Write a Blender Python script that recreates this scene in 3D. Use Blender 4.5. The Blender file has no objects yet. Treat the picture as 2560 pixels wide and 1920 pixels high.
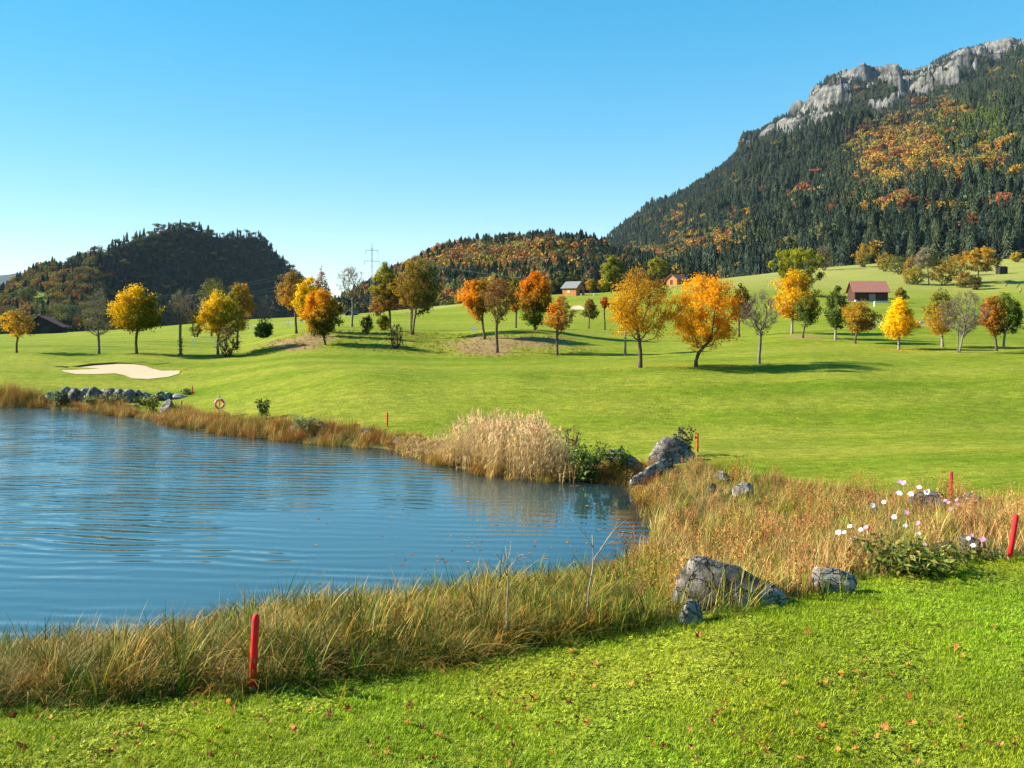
import bpy, math, random
import numpy as np
from mathutils import Vector

# ------------------------------------------------------------------ camera, sky, sun, exposure
scene = bpy.context.scene
COL = scene.collection
F, U0, V0, CZ = 2133.33, 1280.0, 800.0, 3.4          # photo focal length in px, eye line, eye height
HAZE = 0.000022                                       # air density per metre
WZ = -1.7                                           # pond level
cam_d = bpy.data.cameras.new('camera'); cam = bpy.data.objects.new('camera', cam_d); COL.objects.link(cam)
cam.location = (0, 0, CZ); cam.rotation_euler = (math.radians(90), 0, 0)
cam_d.lens = 30; cam_d.sensor_width = 36; cam_d.shift_y = -160 / 2560
cam_d.clip_start = 0.1; cam_d.clip_end = 30000
scene.camera = cam

SUN_EL, SUN_AZ = math.radians(30), math.radians(276)  # azimuth clockwise from +Y (the view direction)
world = bpy.data.worlds.new('World'); scene.world = world; world.use_nodes = True
wn = world.node_tree; wn.nodes.clear()
sky = wn.nodes.new('ShaderNodeTexSky'); sky.sky_type = 'NISHITA'; sky.sun_disc = False
sky.sun_elevation = SUN_EL; sky.sun_rotation = SUN_AZ; sky.altitude = 1500
sky.air_density = 1.0; sky.dust_density = 0.0; sky.ozone_density = 1.0
hs = wn.nodes.new('ShaderNodeHueSaturation'); hs.inputs['Hue'].default_value = 0.487; hs.inputs['Saturation'].default_value = 2.55
gm_ = wn.nodes.new('ShaderNodeGamma'); gm_.inputs['Gamma'].default_value = 0.45
bg = wn.nodes.new('ShaderNodeBackground'); bg.inputs['Strength'].default_value = 0.142
wo = wn.nodes.new('ShaderNodeOutputWorld')
wn.links.new(sky.outputs[0], gm_.inputs['Color']); wn.links.new(gm_.outputs[0], hs.inputs['Color']); wn.links.new(hs.outputs[0], bg.inputs['Color']); wn.links.new(bg.outputs[0], wo.inputs[0])

sun_d = bpy.data.lights.new('sun', 'SUN'); sun = bpy.data.objects.new('sun', sun_d); COL.objects.link(sun)
sun_d.energy = 5.0; sun_d.angle = math.radians(0.5); sun_d.color = (1.0, 0.93, 0.8)
sdir = Vector((math.sin(SUN_AZ) * math.cos(SUN_EL), math.cos(SUN_AZ) * math.cos(SUN_EL), math.sin(SUN_EL)))
sun.rotation_euler = sdir.to_track_quat('Z', 'Y').to_euler(); sun.location = (-60, 10, 60)

vs = scene.view_settings; vs.view_transform = 'Standard'; vs.look = 'None'; vs.gamma = 1; vs.use_curve_mapping = False
vs.exposure = 1.75
cy = scene.cycles
cy.max_bounces = 6; cy.diffuse_bounces = 3; cy.glossy_bounces = 3; cy.transmission_bounces = 4; cy.transparent_max_bounces = 8
cy.volume_bounces = 0; cy.caustics_reflective = False; cy.caustics_refractive = False
cy.use_denoising = True

rng = np.random.default_rng(7)
R = random.Random(7)

# ------------------------------------------------------------------ helpers
def P(u, v, d):
    return np.array([(u - U0) / F * d, d, CZ - (v - V0) / F * d])

def smooth(a, b, x):
    t = np.clip((np.asarray(x, float) - a) / (b - a), 0, 1); return t * t * (3 - 2 * t)

def _h(ix, iy, s):
    n = (ix.astype(np.int64) * 374761393 + iy.astype(np.int64) * 668265263 + s * 1442695041) & 0xffffffff
    n = ((n ^ (n >> 13)) * 1274126177) & 0xffffffff
    return ((n ^ (n >> 16)) & 0xffff) / 65535.0

def vnoise(x, y, s=0):
    x = np.asarray(x, float); y = np.asarray(y, float)
    ix, iy = np.floor(x), np.floor(y); fx, fy = x - ix, y - iy
    fx = fx * fx * (3 - 2 * fx); fy = fy * fy * (3 - 2 * fy)
    a, b, c, d = _h(ix, iy, s), _h(ix + 1, iy, s), _h(ix, iy + 1, s), _h(ix + 1, iy + 1, s)
    return (a * (1 - fx) + b * fx) * (1 - fy) + (c * (1 - fx) + d * fx) * fy

def fbm(x, y, s=0, o=4, g=0.5):
    t = 0; a = 1; n = 0
    for k in range(o):
        t = t + a * (vnoise(x * 2 ** k, y * 2 ** k, s + k) * 2 - 1); n += a; a *= g
    return t / n

def ridged(x, y, s=0, o=4):
    t = 0; a = 1; n = 0
    for k in range(o):
        t = t + a * (1 - np.abs(vnoise(x * 2 ** k, y * 2 ** k, s + k) * 2 - 1)); n += a; a *= 0.5
    return t / n

def inpoly(x, y, poly):
    x = np.asarray(x, float); y = np.asarray(y, float); r = np.zeros(x.shape, bool)
    n = len(poly)
    for i in range(n):
        x1, y1 = poly[i]; x2, y2 = poly[(i + 1) % n]
        if y1 == y2: continue
        c = ((y1 > y) != (y2 > y)) & (x < (x2 - x1) * (y - y1) / (y2 - y1) + x1)
        r ^= c
    return r

def polydist(x, y, poly):
    x = np.asarray(x, float); y = np.asarray(y, float); best = np.full(x.shape, 1e9)
    n = len(poly)
    for i in range(n):
        x1, y1 = poly[i]; x2, y2 = poly[(i + 1) % n]
        dx, dy = x2 - x1, y2 - y1
        t = np.clip(((x - x1) * dx + (y - y1) * dy) / (dx * dx + dy * dy + 1e-9), 0, 1)
        best = np.minimum(best, np.hypot(x - x1 - t * dx, y - y1 - t * dy))
    return best

def mk_mesh(name, V, faces, mat=None, tint=None, smooth_sh=False, attrs=None, mat_idx=None):
    """faces: one array (M,k) or a list of such arrays"""
    V = np.asarray(V, np.float32).reshape(-1, 3)
    if not isinstance(faces, list): faces = [faces]
    faces = [np.asarray(f, np.int32) for f in faces if len(f)]
    me = bpy.data.meshes.new(name)
    me.vertices.add(len(V)); me.vertices.foreach_set('co', V.ravel())
    loops = np.concatenate([f.ravel() for f in faces]); tot = np.concatenate([np.full(len(f), f.shape[1], np.int32) for f in faces])
    st = np.concatenate([[0], np.cumsum(tot)[:-1]]).astype(np.int32)
    me.loops.add(len(loops)); me.loops.foreach_set('vertex_index', loops)
    me.polygons.add(len(tot)); me.polygons.foreach_set('loop_start', st)
    try: me.polygons.foreach_set('loop_total', tot)
    except Exception: pass
    if mat_idx is not None: me.polygons.foreach_set('material_index', np.asarray(mat_idx, np.int32))
    me.polygons.foreach_set('use_smooth', np.full(len(tot), bool(smooth_sh)))
    me.update(calc_edges=True)
    if tint is not None:
        t = np.asarray(tint, np.float32)
        if t.shape[1] == 3: t = np.c_[t, np.ones(len(t), np.float32)]
        a = me.attributes.new('tint', 'FLOAT_COLOR', 'POINT'); a.data.foreach_set('color', t.ravel().astype(np.float32))
    for k, arr in (attrs or {}).items():
        arr = np.asarray(arr, np.float32)
        if arr.ndim == 1:
            a = me.attributes.new(k, 'FLOAT', 'POINT'); a.data.foreach_set('value', arr)
        else:
            a = me.attributes.new(k, 'FLOAT_COLOR', 'POINT'); a.data.foreach_set('color', arr.ravel())
    for m in (mat if isinstance(mat, (list, tuple)) else [mat]):
        if m: me.materials.append(m)
    return me

def link(name, me, parent=None, loc=None, rot=None):
    o = bpy.data.objects.new(name, me); COL.objects.link(o)
    if loc is not None: o.location = loc
    if rot is not None: o.rotation_euler = rot
    if parent: o.parent = parent
    return o

def tag(o, label=None, cat=None, group=None, kind=None):
    if label: o['label'] = label
    if cat: o['category'] = cat
    if group: o['group'] = group
    if kind: o['kind'] = kind
    return o

class MB:
    """collects simple solids into one mesh"""
    def __init__(s): s.V = []; s.F3 = []; s.F4 = []; s.n = 0; s.T = []
    def add(s, V, F, tint=None):
        V = np.asarray(V, float).reshape(-1, 3); F = np.asarray(F)
        (s.F4 if F.shape[1] == 4 else s.F3).append(F + s.n); s.V.append(V); s.n += len(V)
        s.T.append(np.tile(np.array(tint if tint is not None else (1, 1, 1), float), (len(V), 1)) if tint is None or np.ndim(tint) == 1 else np.asarray(tint))
    def box(s, c, size, rz=0, tint=None):
        x, y, z = np.array(size) / 2
        v = np.array([[a, b, k] for a in (-x, x) for b in (-y, y) for k in (-z, z)])
        cz, sz = math.cos(rz), math.sin(rz)
        v = np.c_[v[:, 0] * cz - v[:, 1] * sz, v[:, 0] * sz + v[:, 1] * cz, v[:, 2]] + np.array(c)
        s.add(v, [[0, 1, 3, 2], [4, 6, 7, 5], [0, 4, 5, 1], [2, 3, 7, 6], [0, 2, 6, 4], [1, 5, 7, 3]], tint)
    def tube(s, pts, rad, n=6, cap=True, tint=None):
        pts = np.asarray(pts, float); rad = np.broadcast_to(np.asarray(rad, float), (len(pts),))
        d = np.gradient(pts, axis=0) if len(pts) > 1 else np.array([[0, 0, 1.0]])
        d /= np.linalg.norm(d, axis=1)[:, None] + 1e-9
        ref = np.array([0, 0, 1.0]) if abs(d[0, 2]) < 0.8 else np.array([1.0, 0, 0])
        a = np.cross(d, ref); a /= np.linalg.norm(a, axis=1)[:, None] + 1e-9; b = np.cross(d, a)
        th = np.arange(n) * 2 * np.pi / n
        v = pts[:, None] + rad[:, None, None] * (np.cos(th)[None, :, None] * a[:, None] + np.sin(th)[None, :, None] * b[:, None])
        m = len(pts); i = np.arange(m - 1)[:, None] * n; j = np.arange(n)[None]; jn = (j + 1) % n
        f = np.stack([i + j, i + jn, i + n + jn, i + n + j], -1).reshape(-1, 4)
        V = v.reshape(-1, 3)
        if cap:
            V = np.r_[V, pts[:1], pts[-1:]]; k = m * n
            f2 = np.array([[k, (q + 1) % n, q] for q in range(n)] + [[k + 1, (m - 1) * n + q, (m - 1) * n + (q + 1) % n] for q in range(n)])
            s.F3.append(f2 + s.n)
        s.F4.append(f + s.n); s.V.append(V); s.n += len(V)
        s.T.append(np.tile(np.array(tint if tint is not None else (1, 1, 1), float), (len(V), 1)))
    def mesh(s, name, mat, smooth_sh=False):
        fs = []
        if s.F4: fs.append(np.concatenate(s.F4))
        if s.F3: fs.append(np.concatenate(s.F3))
        return mk_mesh(name, np.concatenate(s.V), fs, mat, np.concatenate(s.T), smooth_sh)

# ------------------------------------------------------------------ materials
class NT:
    def __init__(s, name):
        s.m = bpy.data.materials.new(name); s.m.use_nodes = True; s.t = s.m.node_tree; s.t.nodes.clear()
        s.out = s.t.nodes.new('ShaderNodeOutputMaterial')
    def n(s, typ, ins=None, **kw):
        nd = s.t.nodes.new(typ)
        for k, v in kw.items(): setattr(nd, k, v)
        for k, v in (ins or {}).items():
            if hasattr(v, 'is_output') or isinstance(v, bpy.types.NodeSocket): s.t.links.new(v, nd.inputs[k])
            else: nd.inputs[k].default_value = v
        return nd
    def L(s, a, b): s.t.links.new(a, b)
    def attr(s, name, typ='GEOMETRY'): return s.n('ShaderNodeAttribute', attribute_name=name, attribute_type=typ).outputs['Color']
    def noise(s, vec, scale, det=3, rough=0.55, out='Fac'):
        return s.n('ShaderNodeTexNoise', {'Vector': vec, 'Scale': scale, 'Detail': det, 'Roughness': rough}).outputs[out]
    def ramp(s, fac, stops):
        r = s.n('ShaderNodeValToRGB', {'Fac': fac}); e = r.color_ramp.elements
        while len(e) < len(stops): e.new(0.5)
        for q, (p, c) in zip(e, stops):
            q.position = p; q.color = (*c, 1) if len(c) == 3 else c
        return r.outputs['Color']
    def mix(s, fac, a, b, mode='MIX'):
        x = s.n('ShaderNodeMix', data_type='RGBA', blend_type=mode)
        for sock, val in ((x.inputs[0], fac), (x.inputs[6], a), (x.inputs[7], b)):
            if isinstance(val, bpy.types.NodeSocket): s.L(val, sock)
            elif isinstance(val, (int, float)): sock.default_value = val
            else: sock.default_value = (*val, 1) if len(val) == 3 else val
        return x.outputs[2]
    def math(s, op, a, b=0.0, c=0.0):
        x = s.n('ShaderNodeMath', operation=op)
        for sock, val in zip(x.inputs, (a, b, c)):
            if isinstance(val, bpy.types.NodeSocket): s.L(val, sock)
            else: sock.default_value = val
        return x.outputs[0]
    def sep(s, col): return s.n('ShaderNodeSeparateColor', {'Color': col}).outputs
    def pos(s): return s.n('ShaderNodeNewGeometry').outputs['Position']
    def mapv(s, vec, sc): return s.n('ShaderNodeMapping', {'Vector': vec, 'Scale': sc}).outputs[0]
    def fin(s, sh): s.L(sh, s.out.inputs['Surface']); return s.m
    def princ(s, col, rough=0.8, spec=0.2, normal=None, **kw):
        b = s.n('ShaderNodeBsdfPrincipled')
        for k, v in {'Base Color': col, 'Roughness': rough, 'Specular IOR Level': spec, **kw}.items():
            if isinstance(v, bpy.types.NodeSocket): s.L(v, b.inputs[k])
            elif k == 'Base Color': b.inputs[k].default_value = (*v, 1) if len(v) == 3 else v
            else: b.inputs[k].default_value = v
        if normal is not None: s.L(normal, b.inputs['Normal'])
        return b.outputs[0]
    def bump(s, h, strength=0.5, dist=0.1):
        return s.n('ShaderNodeBump', {'Height': h, 'Strength': strength, 'Distance': dist}).outputs[0]

def mat_veg(name, src, trans=0.35, gloss=0.0, noise_sc=None):
    t = NT(name)
    tint = t.attr('tint')
    if src == 'INST': c = t.mix(1.0, t.attr('col', 'INSTANCER'), tint, 'MULTIPLY')
    elif src == 'OBJ': c = t.mix(1.0, t.n('ShaderNodeObjectInfo').outputs['Color'], tint, 'MULTIPLY')
    else: c = tint
    d = t.n('ShaderNodeBsdfDiffuse', {'Color': c}).outputs[0] if not gloss else t.princ(c, 0.55, gloss)
    tr = t.n('ShaderNodeBsdfTranslucent', {'Color': c}).outputs[0]
    return t.fin(t.n('ShaderNodeMixShader', {0: trans, 1: d, 2: tr}).outputs[0])

M = {}
M['tree_leaf'] = mat_veg('autumn_leaves', 'GEO', 0.45)
M['forest_leaf'] = mat_veg('forest_foliage', 'INST', 0.15)
M['forest_leaf_o'] = mat_veg('forest_edge_foliage', 'OBJ', 0.15)
M['blade'] = mat_veg('grass_blades', 'INST', 0.35, 0.15)
M['sedge'] = mat_veg('sedge_blades', 'INST', 0.14, 0.1)
M['blade_o'] = mat_veg('grass_blades_single', 'OBJ', 0.3, 0.15)
M['dry_leaf'] = mat_veg('dry_leaf', 'OBJ', 0.25, 0.1)
M['plant_leaf'] = mat_veg('plant_leaf', 'GEO', 0.3, 0.2)

def mat_bark(name, c1, c2, sc=3.0):
    t = NT(name); p = t.n('ShaderNodeTexCoord').outputs['Object']
    n = t.noise(t.mapv(p, (sc * 2, sc * 2, sc * 0.6)), 2.0, 5)
    n2 = t.noise(p, sc * 0.8, 3)
    c = t.ramp(n, [(0.3, c1), (0.7, c2)])
    c = t.mix(t.math('MULTIPLY', n2, 0.5), c, [x * 0.6 for x in c1])
    return t.fin(t.princ(c, 0.9, 0.1, t.bump(n, 0.6, 0.03)))
M['bark'] = mat_bark('grey_brown_bark', (0.05, 0.036, 0.024), (0.16, 0.12, 0.085))
M['bark_mid'] = mat_bark('grey_bark', (0.08, 0.07, 0.055), (0.25, 0.22, 0.18))
M['bark_pale'] = mat_bark('pale_bark', (0.14, 0.11, 0.08), (0.42, 0.36, 0.28))
M['bark_dark'] = mat_bark('dark_bark', (0.025, 0.02, 0.014), (0.075, 0.055, 0.04))

def mat_flat(name, col, rough=0.7, spec=0.3, var=0.25, sc=6.0, bump=0.0):
    t = NT(name); p = t.n('ShaderNodeTexCoord').outputs['Object']
    n = t.noise(p, sc, 4)
    c = t.mix(n, [x * (1 - var) for x in col], [min(1, x * (1 + var)) for x in col])
    return t.fin(t.princ(c, rough, spec, t.bump(n, bump, 0.02) if bump else None))

# rock: grey limestone with streaks, dark lichen and pale faces
def mat_rock(name, sc=1.0, c=((0.035, 0.029, 0.024), (0.15, 0.129, 0.108), (0.34, 0.298, 0.255))):
    t = NT(name); p = t.n('ShaderNodeTexCoord').outputs['Object']
    n = t.noise(p, 2.2 * sc, 8, 0.65); m = t.noise(t.mapv(p, (1.5 * sc, 1.5 * sc, 7 * sc)), 2.0, 6, 0.6)
    f = t.math('MULTIPLY_ADD', m, 0.22, t.math('MULTIPLY', n, 0.78))
    col = t.ramp(f, [(0.4, c[0]), (0.49, c[1]), (0.6, c[2])])
    lich = t.ramp(t.noise(p, 5 * sc, 5, 0.7), [(0.56, (0, 0, 0)), (0.66, (1, 1, 1))])
    col = t.mix(t.math('MULTIPLY', lich, 0.55), col, (0.05, 0.048, 0.045))
    moss = t.ramp(t.noise(p, 1.3 * sc, 4, 0.7), [(0.6, (0, 0, 0)), (0.75, (1, 1, 1))])
    col = t.mix(t.math('MULTIPLY', moss, 0.35), col, (0.11, 0.1, 0.05))
    fine = t.noise(p, 14 * sc, 6, 0.7)
    wp = t.n('ShaderNodeVectorMath', {0: p, 1: t.n('ShaderNodeTexNoise', {'Vector': p, 'Scale': 3.0 * sc, 'Detail': 3.0}).outputs['Color']}, operation='ADD').outputs[0]
    vor = t.n('ShaderNodeTexVoronoi', {'Vector': wp, 'Scale': 2.6 * sc}, feature='DISTANCE_TO_EDGE').outputs['Distance']
    crack = t.n('ShaderNodeMapRange', {'Value': vor, 'From Min': 0.0, 'From Max': 0.05, 'To Min': 1.0, 'To Max': 0.0}).outputs[0]
    col = t.mix(t.math('MULTIPLY', crack, 0.75), col, (0.02, 0.018, 0.015))
    h = t.math('ADD', t.math('MULTIPLY', n, 0.7), t.math('SUBTRACT', t.math('MULTIPLY', fine, 0.35), t.math('MULTIPLY', crack, 0.25)))
    return t.fin(t.princ(col, 0.9, 0.15, t.bump(h, 1.0, 0.14)))
M['rock'] = mat_rock('grey_rock')
M['rock_pale'] = mat_rock('pale_rock', 1.0, ((0.07, 0.061, 0.052), (0.24, 0.217, 0.19), (0.44, 0.41, 0.37)))

# ground: turf with mowing bands, bare soil, dry meadow, bank earth (mask attribute gm = soil, dry, bank)
def mat_ground():
    t = NT('turf'); p = t.pos(); s = t.sep(t.attr('gm'))
    big = t.noise(t.mapv(p, (0.035, 0.09, 0.05)), 1.0, 3); mid = t.noise(t.mapv(p, (0.35, 0.7, 0.35)), 1.0, 4, 0.6)
    fine = t.noise(p, 9.0, 5, 0.7); vfine = t.noise(t.mapv(p, (1, 1.0, 1)), 45.0, 3, 0.7)
    c = t.ramp(big, [(0.4, (0.105, 0.165, 0.006)), (0.47, (0.15, 0.2, 0.01)), (0.53, (0.19, 0.22, 0.016)), (0.6, (0.24, 0.245, 0.032))])
    wv = t.n('ShaderNodeTexWave', {'Vector': t.mapv(p, (0.02, 0.05, 0)), 'Scale': 1.0, 'Distortion': 5.0, 'Detail': 2.0, 'Detail Scale': 0.6}, bands_direction='Y').outputs['Fac']
    c = t.mix(0.3, c, t.ramp(wv, [(0.3, (0.115, 0.175, 0.008)), (0.7, (0.235, 0.245, 0.03))]))
    rg = t.n('ShaderNodeTexWave', {'Vector': t.n('ShaderNodeMapping', {'Vector': p, 'Location': (6.0, -72.0, 0), 'Scale': (0.45, 1.0, 0)}).outputs[0], 'Scale': 0.06, 'Distortion': 1.6, 'Detail': 2.0, 'Detail Scale': 0.5}, wave_type='RINGS', rings_direction='Z').outputs['Fac']
    c = t.mix(0.28, c, t.ramp(rg, [(0.35, (0.115, 0.175, 0.008)), (0.65, (0.25, 0.255, 0.035))]))
    c = t.mix(t.math('MULTIPLY', mid, 0.4), c, t.ramp(mid, [(0.38, (0.1, 0.16, 0.008)), (0.62, (0.26, 0.25, 0.035))]))
    med = t.noise(t.mapv(p, (1.6, 2.4, 1.6)), 1.0, 5, 0.75)
    gr_ = t.math('ADD', t.math('MULTIPLY', med, 0.45), t.math('ADD', t.math('MULTIPLY', fine, 0.35), t.math('MULTIPLY', vfine, 0.2)))
    c = t.mix(1.0, c, t.ramp(gr_, [(0.34, (0.38, 0.46, 0.34)), (0.5, (0.87, 0.87, 0.8)), (0.64, (1.55, 1.44, 1.5))]), 'MULTIPLY')
    dry = t.ramp(t.noise(t.mapv(p, (0.06, 0.3, 0.1)), 1.0, 5, 0.6), [(0.3, (0.17, 0.19, 0.035)), (0.7, (0.27, 0.245, 0.075))])
    c = t.mix(t.math('MULTIPLY', s[1], 0.85), c, dry)
    sn = t.noise(p, 0.9, 6, 0.75)
    soil = t.ramp(sn, [(0.3, (0.13, 0.085, 0.035)), (0.55, (0.26, 0.17, 0.085)), (0.75, (0.12, 0.13, 0.02))])
    sm = t.ramp(t.math('MULTIPLY_ADD', t.math('SUBTRACT', sn, 0.5), 1.4, s[0]), [(0.35, (0, 0, 0)), (0.65, (1, 1, 1))])
    c = t.mix(t.math('MULTIPLY', sm, 0.9), c, soil)
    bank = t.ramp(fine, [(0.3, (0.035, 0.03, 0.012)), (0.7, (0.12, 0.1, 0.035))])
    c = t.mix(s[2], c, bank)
    h = t.math('ADD', t.math('MULTIPLY_ADD', med, 2.0, fine), t.math('MULTIPLY', vfine, 0.5))
    return t.fin(t.princ(c, 0.95, 0.05, t.bump(h, 0.9, 0.06)))
M['ground'] = mat_ground()

def mat_hill():
    t = NT('forest_floor'); p = t.pos(); s = t.sep(t.attr('gm'))
    n = t.noise(p, 0.03, 5, 0.7)
    c = t.ramp(n, [(0.3, (0.012, 0.018, 0.01)), (0.7, (0.035, 0.035, 0.016))])
    st = t.noise(t.mapv(p, (0.012, 0.012, 0.05)), 1.0, 8, 0.7); st2 = t.noise(t.mapv(p, (0.08, 0.08, 0.02)), 1.0, 6, 0.7)
    rock = t.ramp(t.math('MULTIPLY_ADD', st, 0.55, t.math('MULTIPLY', st2, 0.45)), [(0.4, (0.045, 0.045, 0.044)), (0.5, (0.16, 0.156, 0.15)), (0.6, (0.33, 0.32, 0.31))])
    grassy = t.ramp(st, [(0.5, (0, 0, 0)), (0.62, (1, 1, 1))])
    rock = t.mix(t.math('MULTIPLY', grassy, 0.6), rock, (0.1, 0.1, 0.035))
    c = t.mix(s[0], c, rock)
    c = t.mix(s[1], c, (0.13, 0.18, 0.02))
    return t.fin(t.princ(c, 0.95, 0.05, t.bump(t.math('ADD', st, st2), 1.0, 12.0)))
M['hill'] = mat_hill()

def mat_water():
    t = NT('pond_water'); p = t.pos()
    w1 = t.noise(t.n('ShaderNodeMapping', {'Vector': p, 'Rotation': (0, 0, 0.12), 'Scale': (0.55, 2.6, 1)}).outputs[0], 1.0, 2, 0.45)
    w2 = t.noise(t.n('ShaderNodeMapping', {'Vector': p, 'Rotation': (0, 0, -0.2), 'Scale': (1.8, 5.5, 1)}).outputs[0], 1.0, 3, 0.55)
    wd = t.n('ShaderNodeVectorMath', {0: p, 1: t.n('ShaderNodeTexNoise', {'Vector': t.mapv(p, (0.35, 0.5, 1)), 'Scale': 1.0, 'Detail': 2.0}).outputs['Color']}, operation='MULTIPLY_ADD')
    wd.inputs[1].default_value = (1, 1, 1); t.L(t.n('ShaderNodeTexNoise', {'Vector': t.mapv(p, (0.3, 0.5, 1)), 'Scale': 1.0, 'Detail': 2.0}).outputs['Color'], wd.inputs[2]); t.L(p, wd.inputs[0])
    t.t.links.remove(wd.inputs[1].links[0]) if wd.inputs[1].links else None
    w3 = t.n('ShaderNodeTexWave', {'Vector': t.n('ShaderNodeMapping', {'Vector': wd.outputs[0], 'Rotation': (0, 0, 0.1)}).outputs[0], 'Scale': 0.62, 'Distortion': 2.2, 'Detail': 2.0, 'Detail Scale': 0.7}, bands_direction='Y').outputs['Fac']
    amp = t.n('ShaderNodeMapRange', {'Value': t.noise(t.mapv(p, (0.16, 0.3, 1)), 1.0, 3), 'From Min': 0.38, 'From Max': 0.62}).outputs[0]
    shel = t.n('ShaderNodeMapRange', {'Value': t.n('ShaderNodeSeparateXYZ', {'Vector': p}).outputs[0], 'From Min': -10.0, 'From Max': 1.0, 'To Min': 1.0, 'To Max': 0.14}).outputs[0]
    gust = t.n('ShaderNodeMapRange', {'Value': t.noise(t.mapv(p, (0.05, 0.07, 1)), 1.0, 2), 'From Min': 0.35, 'From Max': 0.65}).outputs[0]
    far = t.n('ShaderNodeMapRange', {'Value': t.n('ShaderNodeSeparateXYZ', {'Vector': p}).outputs[1], 'From Min': 17.0, 'From Max': 28.0}).outputs[0]
    rip = t.math('MULTIPLY', w2, t.math('MULTIPLY_ADD', far, 0.75, t.math('MULTIPLY', gust, 0.25)))
    h = t.math('ADD', t.math('MULTIPLY', w1, 0.7), t.math('ADD', rip, t.math('MULTIPLY', w3, t.math('MULTIPLY_ADD', amp, 1.0, 0.12))))
    h = t.math('MULTIPLY', h, shel)
    nrm = t.bump(h, 1.0, 0.021)
    fr = t.n('ShaderNodeFresnel', {'IOR': 2.1, 'Normal': nrm}).outputs[0]
    body = t.n('ShaderNodeBsdfDiffuse', {'Color': (0.03, 0.062, 0.066, 1)}).outputs[0]
    gl = t.n('ShaderNodeBsdfGlossy', {'Color': (0.88, 0.97, 1, 1), 'Roughness': 0.015, 'Normal': nrm}).outputs[0]
    sh_ = t.n('ShaderNodeAttribute', attribute_name='shal').outputs['Fac']
    clear = t.n('ShaderNodeBsdfTransparent', {'Color': (0.75, 0.62, 0.42, 1)}).outputs[0]
    body = t.n('ShaderNodeMixShader', {0: t.math('MULTIPLY', sh_, 0.92), 1: body, 2: clear}).outputs[0]
    return t.fin(t.n('ShaderNodeMixShader', {0: fr, 1: body, 2: gl}).outputs[0])
M['water'] = mat_water()

# ------------------------------------------------------------------ the pond outline (world XY)
def wpt(u, v):
    d = (CZ - WZ) * F / (v - V0); return ((u - U0) / F * d, d)
FAR = [(-250, 1014), (0, 1018), (90, 1018), (160, 1021), (230, 1028), (300, 1040), (375, 1044), (405, 1055), (440, 1066), (520, 1079), (640, 1094), (760, 1106), (860, 1114), (985, 1124), (1050, 1142),
       (1130, 1167), (1220, 1187), (1300, 1197), (1400, 1204), (1480, 1204), (1560, 1207), (1605, 1222)]
RIGHT = [(1628, 1250), (1634, 1300), (1624, 1350), (1604, 1400), (1575, 1445)]
NEAR = [(1500, 1482), (1300, 1512), (1000, 1560), (700, 1592), (400, 1640), (0, 1685), (-250, 1720)]
POND = [(-55, 28), (-50, 46)] + [wpt(*q) for q in FAR + RIGHT + NEAR] + [(-16, 10.8), (-32, 13)]

# ------------------------------------------------------------------ trees of the golf course (u, v base, depth, v top, u left, u right, v crown bottom, ...)
YEL, GOLD, OR, RUST, BRN = (0.62, 0.36, 0.012), (0.5, 0.25, 0.012), (0.55, 0.17, 0.012), (0.3, 0.09, 0.02), (0.2, 0.12, 0.04)
GRN, DGR, OLI, YGR, RED, PNK, GRY = (0.06, 0.1, 0.015), (0.03, 0.058, 0.012), (0.15, 0.14, 0.02), (0.25, 0.24, 0.02), (0.3, 0.045, 0.02), (0.35, 0.16, 0.11), (0.15, 0.135, 0.085)
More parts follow.
